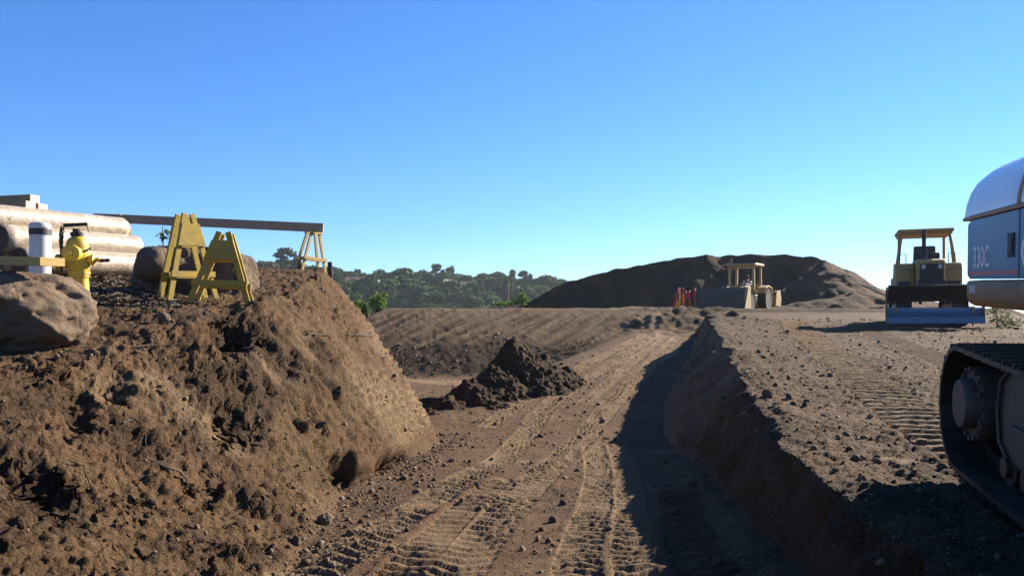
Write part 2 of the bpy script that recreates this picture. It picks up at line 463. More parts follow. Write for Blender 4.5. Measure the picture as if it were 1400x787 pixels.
# --- general tone of the zones
ramp_w = sst(-3.2, -1.5, W['lat']) * sst(15, 19, Y) * sst(39, 36, Y) * flat
Z += sst(35, 38, Y) * sst(52, 46, Y) * flat * sst(4.5, 6.5, X) * (.09 * fbm(X, Y, None, 1.1, 3, 153) + .10 * worley(X, Y, .5, 154, .7)); DARK += .45 * sst(35, 38, Y) * sst(46, 43, Y) * flat * sst(4.5, 6.5, X)
DRY_PALE += ramp_w * (.34 + .34 * fbm(X, Y, None, 1.6, 2, 51))
DRY_PALE += flat * (1 - ramp_w) * (.30 + .34 * fbm(X, Y, None, 1.2, 3, 52)) * sst(3, 7, Y)
DARK += flat * .6 * sst(.05, .5, fbm(X, Y, None, 1.0, 3, 53))
RED += flat * .4 * sst(-.1, .6, fbm(X, Y, None, 2.1, 2, 54)) * near
DARK += mesa * (.46 + .5 * fbm(X, Y, None, 1.7, 3, 55)) ; RED += mesa * .25
RED += face * .85; DARK += face * (.10 + .4 * fbm(X * .6, Y, Z, .8, 2, 56))
DARK += bank * (.24 + .16 * sst(9, 5.5, Y) + .66 * fbm(X, Y, Z, 1.15, 3, 57)); DRY_PALE += bank * (.0 + .62 * fbm(X, Y, Z, 1.7, 3, 58))
RED += bank * .35 * sst(0, .5, fbm(X, Y, Z, 2.6, 2, 59))
lowe = sst(.62, .25, W['te'] + .12 * fbm(X, Y, None, 3, 2, 60))
DARK += emb * (.62 * lowe + .10 + .3 * fbm(X, Y, None, 1.3, 2, 61)); DRY_PALE += emb * (1 - lowe) * (.62 + .45 * sst(.75, 1.0, W['te']))
plat = sst(39.8, 40.6, Y) * (1 - mesa)
DRY_PALE += plat * .35 * sst(42, 40.5, Y) * (X < 7)
# --- diagonal streaks down the far slope from the dozer's blade and cleats
k = np.nonzero(emb > .01)[0]
q = X[k] * .75 - Y[k] * .66; r = X[k] * .66 + Y[k] * .75
st = vnoise(q / .30, r / 3.5, None, 62); st2 = vnoise(q / 1.0, r / 6, None, 63); cle = np.sin(r * 2 * PI / .42 + 2 * st)
Z[k] += emb[k] * (.028 * st + .022 * st2 + .012 * cle * sst(-.2, .4, st2) + .03 * fbm(X[k], Y[k], None, .5, 3, 65))
st3 = vnoise(q / .16, r / 2.6, None, 68); DARK[k] += emb[k] * (.5 * sst(.05, .5, -st) + .35 * sst(.0, .5, st3)) * sst(1, .8, W['te'][k]); DRY_PALE[k] += emb[k] * (.25 * sst(.1, .5, st) - .55 * sst(.0, .4, st3) - .35 * sst(.05, .5, -st))
cl = worley(X[k], Y[k], .34, 64, .8)
Z[k] += emb[k] * lowe[k] * (.05 * fbm(X[k], Y[k] * .8, None, .7, 2, 67))
band = bank * np.exp(-((W['tb'] - .60 - .16 * vnoise(X / 1.1, Y / 1.1, None, 177)) / .13) ** 2) * sst(-.35, .15, vnoise(X / .8, Y / .8, Z, 178)) * sst(13.5, 12, Y)
# --- loose earth: clods of three sizes
for lam, amp, sd in ((.30, .022, 71), (.13, .026, 72), (.065, .020, 73)):
    amt = mesa * (.8 + .5 * vnoise(X / 1.1, Y / 1.1, None, 74)) + bank * (.65 + 1.3 * sst(-.1, .5, fbm(X, Y, Z, .9, 2, 79)) + 1.0 * band) + flat * sst(.0, .5, vnoise(X / 1.3, Y / 1.3, None, 75) + .25) * .52 + .25 * face
    sel = np.nonzero((Y < (40 if lam > .2 else 26 if lam > .1 else 16)) & (amt > .02) & (np.abs(X) < .72 * Y + 1.5))[0]
    Z[sel] += amp * worley(X[sel], Y[sel] + .6 * Z[sel], lam, sd, .62) * np.clip(amt[sel], 0, 1.3) * loose[sel]
# heaped rims along the right bank's edge and at its far tip
xt = c_mtop(Y)
Z += mesa * .07 * np.exp(-((X - xt - .25) / .25) ** 2) * (.6 + .8 * vnoise(Y / .6, X / .6, None, 77))
tip = np.exp(-(((X - 7.7) / 1.3) ** 2 + ((Y - 28.5) / 2.4) ** 2)) * sst(-.3, .3, X - xt + .3)
Z += tip * (.20 + .22 * fbm(X, Y, None, .7, 3, 78)); DARK += .3 * tip

# --- push the surface along its normal: lumps, gullies and slumps on the steep faces
V = np.stack([X, Y, Z], 1).reshape(*shp, 3)
du = np.zeros_like(V); dv = np.zeros_like(V)
du[:, 1:-1] = V[:, 2:] - V[:, :-2]; du[:, 0] = V[:, 1] - V[:, 0]; du[:, -1] = V[:, -1] - V[:, -2]
dv[1:-1] = V[2:] - V[:-2]; dv[0] = V[1] - V[0]; dv[-1] = V[-1] - V[-2]
N = np.cross(du, dv); N /= np.linalg.norm(N, axis=-1, keepdims=True) + 1e-9
N = N.reshape(-1, 3)
D = np.zeros_like(X)
b = np.nonzero((bank > .02) & (Y < 30))[0]
bx, by, bz = X[b], Y[b], Z[b]
slope = sst(-.02, .12, W['tb'][b]) * sst(1.25, .95, W['tb'][b])
big = fbm(bx, by, bz, 1.25, 3, 81); mid = fbm(bx, by, bz, .42, 3, 82); fine = fbm(bx, by, bz, .12, 2, 83)
gully = vnoise((by - .35 * bx) / .30, bz / 1.7, bx / 2.5, 84); gully2 = vnoise((by - .5 * bx - .25 * bz) / .085, bz / .55, bx / 1.5, 85) - .5 * np.clip(vnoise((by - .5 * bx - .25 * bz) / .16, bz / .8, bx / 2, 185), 0, 1)
slick = sst(.12, .5, fbm(bx, by, bz, 1.6, 2, 86))            # smoothed by a bucket: less lumpy
bil = np.abs(fbm(bx, by, bz, .30, 3, 181)); bil2 = np.abs(fbm(bx, by, bz, .11, 2, 182))
rgh = .35 + .6 * band[b] + .72 * sst(-.2, .4, fbm(bx, by, bz, .9, 2, 183))
dB = .10 * big + .055 * mid * (1 - .6 * slick) + .030 * fine * (1 - .6 * slick) + .022 * fbm(bx, by, bz, .055, 2, 184) * sst(14, 8, by) + (.09 * (bil - .25) + .07 * (bil2 - .2)) * (1 - .75 * slick) * rgh
dB += slope * (.05 * gully * sst(9, 12, by) + .055 * gully2 * sst(8.5, 11, by))
dB -= .09 * sst(.34, .8, fbm(bx, by, bz, .5, 3, 87)) * sst(16, 14.5, by)        # holes left by torn-out clods
ledge = sst(.0, .35, vnoise(bx / 1.8, by / 1.8, bz / .32, 88)) - .5
dB += .06 * ledge * slope * sst(12.5, 10, by)
D[b] = dB * (.25 + .75 * np.maximum(slope, sst(1.0, 1.6, W['tb'][b]) * .25)) * sst(0, .12, W['tb'][b])
DARK[b] += .55 * band[b] + .4 * sst(.3, .7, fbm(bx, by, bz, .62, 2, 87)) + .25 * sst(.1, .5, -mid)
DRY_PALE[b] += .35 * slick * slope
# bucket-tooth prints and the pale trimmed nose of the bank
nose = sst(12.4, 13.4, by) * sst(.02, .1, W['tb'][b]) * sst(.98, .75, W['tb'][b]) * sst(18.5, 16, by)
row = bz / .135 + .25 * vnoise(by / .4, bz / .4, None, 89); colm = by / .17 + .5 * (np.floor(row) % 2)
prt = np.clip(np.sin(2 * PI * row), 0, 1) * np.clip(np.sin(2 * PI * colm) * .5 + .7, 0, 1)
pm = nose * sst(-.25, .2, fbm(bx, by, bz, 1.1, 2, 90) + .30 * sst(.75, .35, W['tb'][b]))
D[b] = D[b] * (1 - .55 * nose) + .06 * prt * pm
DRY_PALE[b] += nose * (.22 + .40 * sst(.45, .1, W['tb'][b])) + .55 * pm * prt; DARK[b] -= .4 * nose; RED[b] += .3 * nose
for px, py, d, r_, dep in [(470, 640, 10.9, .18, .30), (486, 655, 10.9, .15, .26), (502, 652, 11.1, .12, .2), (534, 640, 11.9, .18, .30), (548, 632, 12.1, .12, .2), (312, 452, 10.4, .24, .22), (334, 462, 10.4, .14, .18), (318, 575, 8.6, .17, .18), (350, 585, 8.6, .12, .14), (62, 668, 5.4, .12, .13), (110, 545, 7.0, .15, .14), (160, 525, 7.0, .13, .14), (395, 500, 10.2, .15, .14)]:
    p = at(px, py, d)
    # find the bank's own surface on that bearing and height
    e2 = ((bx / by - p.x / d) * d / r_) ** 2 + ((bz / by - p.z / d) * d / (r_ * 1.2)) ** 2
    m_ = np.exp(-e2 ** 2) * (np.abs(by - d) < 3)
    D[b] -= dep * m_; DARK[b] += .35 * m_
f = np.nonzero(face > .5)[0]
fx, fy, fz = X[f], Y[f], Z[f]
tmf = W['tm'][f]
win = sst(0, .15, tmf) * sst(1, .8, tmf)
D[f] = win * (.14 * fbm(fx, fy, fz, 1.1, 3, 91) + .085 * vnoise((fy + .6 * fz) / .17, fz / 1.1, fx, 92) + .04 * fbm(fx, fy, fz, .2, 2, 93) + .03 * np.sin(2 * PI * (fz / .16 + .2 * vnoise(fy, fz, None, 95))) * sst(11, 14, fy) * sst(-.2, .3, vnoise(fy / .7, fz / .7, None, 96)))
DRY_PALE[f] += .55 * sst(10.5, 13, fy) * (1 + .6 * vnoise(fy / .9, fz / .6, fx, 99)) + .5 * sst(13, 15.5, fy) * sst(.35, .1, tmf) + .7 * sst(9, 12, fy) * sst(-.15, .3, vnoise((fy + .6 * fz) / .3, fz / 1.6, None, 97)) * sst(-.1, .3, fbm(fx, fy, fz, 1.5, 2, 98)) + .25 * sst(.15, .5, vnoise((fy + .4 * fz) / .25, fz / 1.2, None, 94))  # pale soil streaks; the nose is also paled to stand in for light
Vf = np.stack([X, Y, Z], 1) + N * D[:, None]

me = np_mesh('ground', Vf, grid_quads(NR, NC))
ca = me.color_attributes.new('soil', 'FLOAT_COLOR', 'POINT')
ca.data.foreach_set('color', np.stack([np.clip(DRY_PALE, 0, 1), np.clip(DARK, 0, 1), np.clip(RED, 0, 1), np.ones_like(X)], 1).astype(np.float32).ravel())
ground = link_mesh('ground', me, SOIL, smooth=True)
tag(ground, 'bare brown earth of the cut, its rutted floor, ramp and banks', 'ground', kind='structure')
bpy.context.view_layer.update()

def gz(x, y, dflt=None):
    """height of the finished ground under a point"""
    ok, p, n, i = ground.ray_cast(Vector((x, y, 30)), Vector((0, 0, -1)))
    if ok: return p.z
    return float(ground_base(np.array([x]), np.array([y]))[0][0]) if dflt is None else dflt

def seen(px, py):
    """the ground point met by a measured bearing"""
    d = Vector(((px - 700) / F, 1, (HOR - py) / F)).normalized()
    ok, p, n, i = ground.ray_cast(Vector((0, 0, 0)), d)
    return (p, n) if ok else (None, None)

# ------------------------------------------------------------------ the wider land: valley, wooded hill, coast
c_ridge = curve([(-1.2, 26), (-.34, 20), (-.25, 17.5), (-.19, 15.5), (-.1, 15), (0, 13.5), (.08, 11), (.14, 6), (.22, -10), (.4, -46), (1.5, -46)], .03)
def land(x, y):
    b = ground_base(x, np.minimum(y, 86))[0]
    r = np.hypot(x, y); k = x / np.maximum(np.abs(y), 1e-3)
    rz = np.where(y > 0, c_ridge(k), np.where(x < 0, 20.0, -46.0))
    far = -26 + (rz + 26) * sst(210, 400, r) - 40 * sst(420, 700, r)
    far = np.where((x > 0) & (k > .22), -30 - 22 * sst(100, 260, r), far)
    far += (2.2 * fbm(x, y, None, 60, 3, 101)) * sst(150, 300, r) * sst(-45, -35, far)
    w = sst(72, 175, np.where(y > 0, np.hypot(x * .8, y), r * 1.6))
    w = np.maximum(w, sst(-14, -70, x) * sst(20, 60, y)); 
    w = np.maximum(w, sst(0, 30, x - c_drop(np.clip(y, -30, 90))))
    out = b * (1 - w) + np.minimum(far, 60) * w
    return np.where((w < .02), b, out)
gx = np.sign(np.linspace(-1, 1, 300)) * (np.abs(np.linspace(-1, 1, 300)) ** 2.2) * 760
gy = np.concatenate([-np.linspace(200, 4, 18), np.linspace(0, 80, 60), 80 + (np.linspace(.01, 1, 110) ** 1.5) * 680])
LX, LY = np.meshgrid(gx, gy)
LZ = land(LX.ravel(), LY.ravel()).reshape(LX.shape)
inside = (LY > 2.2) & (LY < 57) & (np.abs(LX) < (.80 * LY + 2.2) * .97)
LZ = np.where((LY > 1.0) & (LY < 60.5) & (np.abs(LX) < (.80 * LY + 2.2) * 1.03), LZ - .35, LZ)
LV = np.stack([LX, LY, LZ], -1).reshape(-1, 3)
Q = grid_quads(*LX.shape)
Q = Q[~inside.ravel()[Q].all(1)]
me = np_mesh('hill', LV, Q)
t = NT('hill_earth_and_grass')
g1 = t.noise(.05, 5, .6); g2 = t.noise(.5, 5, .65)
cc = t.mix(t.ramp(g1, .4, .6), (.085, .10, .03), (.05, .09, .022)); cc = t.mix(t.ramp(g2, .45, .7), cc, (.035, .05, .018))
pos = t.n('ShaderNodeSeparateXYZ'); t.l(t.tc.outputs['Object'], pos.inputs[0])
cc = t.mix(t.ramp(pos.outputs[1], 78, 100), (.15, .10, .065), cc)
t.l(cc, t.p.inputs['Base Color']); t.p.inputs['Roughness'].default_value = .95; t.p.inputs['Specular IOR Level'].default_value = .1
hill = link_mesh('hill', me, t.m, smooth=True)
tag(hill, 'green wooded hill across the valley beyond the earthworks', 'hill', kind='structure')
bpy.context.view_layer.update()
def hz(x, y):
    ok, p, n, i = hill.ray_cast(Vector((x, y, 200)), Vector((0, 0, -1)))
    return p.z if ok else 0.0

# sea
th = np.linspace(0, 2 * PI, 97)[:-1]
mb = MB(); mb.add([(7000 * math.cos(a), 7000 * math.sin(a), -44) for a in th], [tuple(range(96))])
t = NT('sea_water'); t.p.inputs['Base Color'].default_value = (.02, .06, .10, 1); t.p.inputs['Roughness'].default_value = .18; t.p.inputs['IOR'].default_value = 1.33
t.l(t.bump(t.noise(.08, 5, .65), .4, .6), t.p.inputs['Normal'])
sea = mb.build('sea', t.m); tag(sea, 'pale blue sea on the horizon at far right', 'sea', kind='structure')
# ================================================================== MATERIALS OF THE OBJECTS
M = {}
M['cat_yellow'] = paint('machine_yellow', (.60, .34, .075), .5, dust=.6, chips=(.12, .08, .05))
M['cream'] = paint('dusty_cream_paint', (.62, .40, .13), .55, dust=.4, chips=(.2, .14, .09))
M['hood_white'] = paint('pale_grey_paint', (1.05, 1.03, 1.0), .22, dust=.12, var=.08, bump=.02)
M['panel_blue'] = paint('dark_blue_panel', (.03, .125, .28), .36, dust=.10, var=.25, scale=2.5, bump=.02)
M['trim'] = paint('orange_brown_trim', (.55, .26, .07), .5, dust=.3)
M['black'] = paint('black_rubber_and_steel', (.018, .017, .016), .6, dust=.35)
M['glass'] = paint('dark_glass', (.02, .025, .03), .08, dust=.1, bump=0)
M['rim'] = paint('dirty_rim', (.22, .16, .09), .7, dust=.6)
M['tyre'] = paint('tyre_rubber', (.022, .02, .018), .85, dust=.55, scale=4)
M['steel_dark'] = paint('worn_dark_steel', (.055, .045, .038), .5, metal=.5, dust=.55)
M['steel_shine'] = paint('scoured_steel', (.30, .30, .32), .33, metal=1., dust=.12, var=.1, bump=.02)
M['bucket_brown'] = paint('scuffed_brown_bucket', (.13, .085, .055), .75, metal=0, dust=.7)
M['ochre'] = paint('dusty_ochre_casting', (.40, .22, .065), .6, dust=.4, chips=(.2, .13, .08))
M['steel_mid'] = paint('rubbed_brown_steel', (.14, .10, .07), .4, metal=.7, dust=.45)
M['track'] = paint('track_steel', (.075, .062, .05), .42, metal=.7, dust=.5)
M['undercarriage'] = paint('grey_brown_undercarriage', (.085, .066, .052), .55, dust=.5)
M['letter_white'] = paint('pale_lettering', (1.25, 1.22, 1.16), .6, dust=0, bump=0)
M['letter_yellow'] = paint('yellow_decal', (.95, .62, .10), .5, dust=.2, bump=0)
M['red'] = paint('red_stripe', (.7, .05, .05), .4, dust=.2, bump=0)
M['orange_lamp'] = paint('orange_lens', (.9, .22, .02), .2, dust=0, bump=0)
M['white_lamp'] = paint('clear_lens', (.6, .6, .58), .15, dust=.1, bump=0)
M['seat'] = paint('black_vinyl', (.02, .02, .022), .5, dust=.25)

def text(name, body, h, mat, parent, loc, rot, sx=1.0, ext=.001, bold=0.0):
    cu = bpy.data.curves.new(name, 'FONT'); cu.body = body; cu.size = h / .70; cu.extrude = ext; cu.offset = bold
    o = bpy.data.objects.new('tmp', cu); COL.objects.link(o)
    bpy.context.view_layer.update()
    me = bpy.data.meshes.new_from_object(o.evaluated_get(bpy.context.evaluated_depsgraph_get())); me.name = name
    bpy.data.objects.remove(o); bpy.data.curves.remove(cu)
    me.materials.clear(); me.materials.append(mat)
    for v in me.vertices: v.co.x *= sx
    o = bpy.data.objects.new(name, me); COL.objects.link(o); o.parent = parent; o.location = loc; o.rotation_euler = rot
    return o

def crawler_loop(mb, x, w, y0, y1, r, pitch, shoe=.035, bar=.03, sag=.05):
    """shoes with grouser bars round two end wheels of radius r"""
    L = y1 - y0; per = 2 * L + 2 * PI * r; n = int(round(per / pitch)); st = per / n
    for i in range(n):
        s = i * st
        if s < L: y, z, a = y0 + s, 0, 0
        elif s < L + PI * r: b = (s - L) / r; y, z, a = y1 + r * math.sin(b), r - r * math.cos(b), b
        elif s < 2 * L + PI * r:
            q = (s - L - PI * r); y, z, a = y1 - q, 2 * r - sag * math.sin(PI * q / L), PI
        else: b = (s - 2 * L - PI * r) / r; y, z, a = y0 - r * math.sin(b), r + r * math.cos(b), PI + b
        m = Euler((a, 0, 0)).to_matrix()
        c = Vector((x, y, z))
        mb.box(c + m @ Vector((0, 0, shoe / 2)), (w, st * .97, shoe), m)
        mb.box(c + m @ Vector((0, -st * .38, -bar / 2)), (w * .995, .022, bar), m)
        mb.box(c + m @ Vector((0, 0, -bar / 3)), (w * .985, .016, bar * .66), m)
        mb.box(c + m @ Vector((-w * .12, 0, shoe + .05)), (.045, st * .9, .10), m)
        mb.box(c + m @ Vector((w * .12, 0, shoe + .05)), (.045, st * .9, .10), m)
    return mb

def gear(mb, x0, x1, cy, cz, r, n, axis='x'):
    poly = []
    for i in range(n * 4):
        a = 2 * PI * i / (n * 4); q = r if (i % 4) in (1, 2) else r * .84
        poly.append((cy + q * math.cos(a), cz + q * math.sin(a)))
    return mb.prism(poly, x0, x1, 'x')

# ================================================================== EXCAVATOR (local +Y is its tail)
UA = math.atan2(.26, .966)
ex = thing('excavator', 'big excavator with pale hood and blue side panel at the right edge', 'excavator',
           (4.57, 3.74, -1.27), (.047, 0, -UA))
for sx in (-1, 1):
    tr = crawler_loop(MB(), sx * 1.32, .80, -2.0, 2.0, .485, .20).build('crawler_track', M['track'], ex)
    fr = MB()
    prof = [(-1.62, .30), (-1.50, .22), (1.20, .22), (1.42, .34), (1.46, .55), (1.40, .78), (1.25, .86), (.35, .88), (.2, .80), (-1.3, .74), (-1.62, .55)]
    fr.prism(prof, sx * 1.32 - .26, sx * 1.32 + .26)
    f_ = fr.build('track_frame', M['undercarriage'], ex, bevel=.03)
    st_ = MB(); st_.b2((sx * 1.59, .15, .60), (sx * 1.66, .75, .66)); st_.b2((sx * 1.585, -1.0, .48), (sx * 1.61, 1.2, .51))
    st_.tube([(sx * 1.60, 1.22, .26), (sx * 1.60, 1.40, .36), (sx * 1.60, 1.44, .56), (sx * 1.60, 1.38, .78), (sx * 1.60, 1.24, .85)], .014, 6)
    st_.build('step', M['undercarriage'], f_, bevel=.008)
    sp = gear(MB(), sx * 1.32 - .06, sx * 1.32 + .06, 2.0, .52, .45, 21).build('sprocket', M['track'], ex)
    hb = MB(); hb.lathe([(.0, -.05), (.27, -.05), (.275, .20), (.195, .205), (.195, .27), (.18, .30), (.0, .305)], (sx * 1.40, 2.0, .53), 40, 'x')
    if sx < 0:
        hb = MB(); hb.lathe([(.0, .05), (.27, .05), (.275, -.20), (.195, -.205), (.195, -.27), (.18, -.30), (.0, -.305)], (sx * 1.40, 2.0, .53), 40, 'x')
    for k in range(16):
        a = 2 * PI * k / 16; hb.tube([(sx * 1.55, 2.0 + .265 * math.cos(a), .53 + .265 * math.sin(a)), (sx * 1.63, 2.0 + .265 * math.cos(a), .53 + .265 * math.sin(a))], .024, 6)
    hb.build('drive_hub', M['undercarriage'], sp, smooth=True)
    idl = MB(); idl.lathe([(.0, -.09), (.46, -.09), (.47, -.03), (.40, 0), (.47, .03), (.46, .09), (.0, .09)], (sx * 1.32, -2.0, .52), 32, 'x'); idl.build('idler', M['track'], ex, smooth=True)
    for k in range(8):
        ro = MB(); ro.lathe([(.0, -.30), (.07, -.30), (.07, -.27), (.13, -.26), (.13, -.17), (.10, -.16), (.10, .16), (.13, .17), (.13, .26), (.07, .27), (.07, .30), (.0, .30)], (sx * 1.32, -1.42 + k * .38, .21), 18, 'x')
        ro.build('roller', M['track'], ex, smooth=True)
    for k in (-.8, .7):
        ro = MB(); ro.lathe([(.0, -.2), (.09, -.2), (.09, .2), (.0, .2)], (sx * 1.32, k, .87), 16, 'x'); ro.build('carrier_roller', M['track'], ex, smooth=True)
MB().b2((-1.05, -1.0, .42), (1.05, 1.0, .82)).lathe([(.0, .80), (.72, .80), (.72, 1.12), (.0, 1.12)], n=40).build('car_body', M['undercarriage'], ex, bevel=.02)
# upper structure
HW = 1.34
HB = 1.10
mb = MB()
mb.b2((-HW + .05, -1.65, 1.13), (HW - .05, 1.25, 1.52))
mb.build('deck', M['steel_dark'], ex, bevel=.02)
# counterweight: rounded lower band of the tail
mb = MB()
plan = []
for (cx, cy, a0, a1) in ((HW - .26, 3.38, 0, 90), (-HW + .26, 3.38, 90, 180)):
    for k in range(9):
        a = R(a0 + (a1 - a0) * k / 8); plan.append((cx + .26 * math.cos(a), cy + .26 * math.sin(a)))
plan += [(-HW, 1.2), (HW, 1.2)]
prof = [(.14, 1.375), (.055, 1.385), (.02, 1.41), (.003, 1.46), (0, 1.52), (0, 1.595), (.012, 1.615), (.10, 1.622)]
n = len(plan); cxx, cyy = 0, 2.3
vs = []; fs = []
for ins, z in prof:
    for (a, b) in plan:
        vx = a - math.copysign(ins, a) if abs(a) > .3 else a; vy = b - (ins if b > 2.5 else 0)
        vs.append((vx, vy, z))
for i in range(len(prof) - 1):
    for k in range(n): fs.append((i * n + k, i * n + (k + 1) % n, (i + 1) * n + (k + 1) % n, (i + 1) * n + k))
fs += [tuple(reversed(range(n))), tuple((len(prof) - 1) * n + k for k in range(n))]
cw = mb.add(vs, fs).build('counterweight', M['ochre'], ex, smooth=True)
gr = MB()
for k in range(5): gr.b2((-HW - .004, 3.16 + .035 * k, 1.50 + .01 * (k % 2)), (-HW + .01, 3.178 + .035 * k, 1.575))
gr.build('casting_mark', M['hood_white'], cw)
lug = MB(); lug.b2((-1.0, 2.2, 1.30), (-.75, 2.42, 1.40)); lug.b2((-1.1, 1.3, 1.27), (-.6, 1.9, 1.40)); lug.build('belly_bracket', M['black'], ex, bevel=.01)
# side wall panels under the hood (both sides), rear wall
for sx in (-1, 1):
    for (ya, yb, nm) in ((2.125, 3.38, 'side_panel'), (.9, 2.105, 'side_panel'), (-.3, .88, 'side_panel')):
        pn = MB().b2((sx * (HW - .05), ya, 1.63), (sx * (HW - .012), yb, 2.165)).build(nm, M['panel_blue'], ex, bevel=.008)
        if sx < 0 and ya > 2:
            text('lettering', '330C', .185, M['letter_white'], pn, (-HW + .010, 3.27, 1.735), (R(90), 0, R(-90)), .80, .001, .003)
            MB().b2((-HW + .0095, 2.14, 1.665), (-HW + .014, 3.37, 1.700)).build('stripe', M['red'], pn)
            lt = MB(); lt.b2((-HW + .004, 2.22, 1.80), (-HW + .014, 2.36, 1.99)).build('latch_plate', M['black'], pn, bevel=.004)
            MB().b2((-HW - .004, 2.25, 1.83), (-HW + .016, 2.33, 1.96)).build('latch', M['undercarriage'], pn, bevel=.006)
        elif sx < 0 and ya > .5:
            text('lettering', 'CAT', .25, M['letter_white'], pn, (-HW + .010, 2.075, 1.715), (R(90), 0, R(-90)), .95, .001, .006)
            tri = [(1.95, 1.70), (1.49, 1.70), (1.72, 1.88)]
            MB().prism(tri, -HW + .006, -HW + .0155).build('emblem', M['letter_yellow'], pn)
        if sx < 0: MB().b2((-HW + .0, ya + .02, 1.632), (-HW + .013, yb - .02, 1.638)).build('seam', M['black'], pn)
mb = MB(); mb.b2((-HW + .03, 3.40, 1.63), (HW - .03, 3.56, 2.17)); mb.build('rear_panel', M['panel_blue'], ex, bevel=.05, segs=4)
pf = [(0, 2.235), (.015, 2.33), (.05, 2.44), (.105, 2.53), (.18, 2.60), (.28, 2.66), (.42, 2.715), (.65, 2.765), (1.0, 2.80), (HW, 2.815)]
def hood(y0, y1, inset, dz, name, mat, crown=0.0):
    half = [(-HW + a + inset, z - dz) for a, z in pf]
    pts = [(-HW + inset, 2.205)] + half + [(-a, z) for a, z in reversed(half[:-1])] + [(HW - inset, 2.205)]
    return MB().prism(pts, y0, y1, 'y').build(name, mat, ex, smooth=True)
hood(2.13, 3.37, 0, 0, 'hood', M['hood_white']); hood(3.39, 3.55, .012, .012, 'hood', M['hood_white'])
h2 = hood(.9, 2.07, 0, 0, 'hood', M['hood_white']); hood(3.365, 3.395, .02, .02, 'hood_seam', M['black']); hood(2.068, 2.132, -.006, -.006, 'hood_seam', M['trim'])
text('lettering', 'EXC', .12, M['trim'], h2, (-HW + .03, 2.02, 2.27), (R(90 - 8), 0, R(-90)), .9, .004)
MB().b2((-HW - .001, -.3, 2.168), (HW + .001, 3.57, 2.203)).build('trim_band', M['trim'], ex, bevel=.008)
MB().lathe([(.0, 2.60), (.06, 2.60), (.06, 2.80), (.085, 2.81), (.085, 2.88), (.05, 2.92), (.0, 2.92)], (-.92, 2.93, 0), 20).build('air_intake', M['panel_blue'], ex, smooth=True)
# cab, boom, stick and bucket (towards the viewer's side, out of the picture)
cb = MB().b2((-1.36, -1.75, 1.53), (-.42, .15, 3.0)).build('cab', M['cat_yellow'], ex, bevel=.06)
MB().b2((-1.375, -1.6, 2.05), (-1.355, .0, 2.85)).b2((-1.3, -1.765, 2.0), (-.5, -1.745, 2.85)).build('window', M['glass'], cb)
mb = MB(); mb.prism([(-1.2, 1.6), (-1.0, 2.1), (-3.2, 4.3), (-5.9, 3.6), (-6.0, 3.3), (-3.3, 3.7)], -.3, .3); mb.build('boom', M['cat_yellow'], ex, bevel=.03)
mb = MB(); mb.prism([(-5.6, 3.9), (-6.1, 3.75), (-5.75, 1.1), (-5.5, 1.1)], -.22, .22); mb.build('stick', M['cat_yellow'], ex, bevel=.03)
mb = MB(); mb.prism([(-5.8, 1.25), (-5.2, 1.3), (-4.7, .6), (-5.0, .05), (-5.2, .1), (-5.1, .55), (-5.5, .85), (-5.9, .8)], -.6, .6); mb.build('bucket', M['steel_mid'], ex, bevel=.02)

for ch_ in ex.children:
    if ch_.name.split('.')[0] not in ('crawler_track', 'track_frame', 'sprocket', 'idler', 'roller', 'carrier_roller', 'car_body'): ch_.location.z -= .15; ch_.location.x += .06
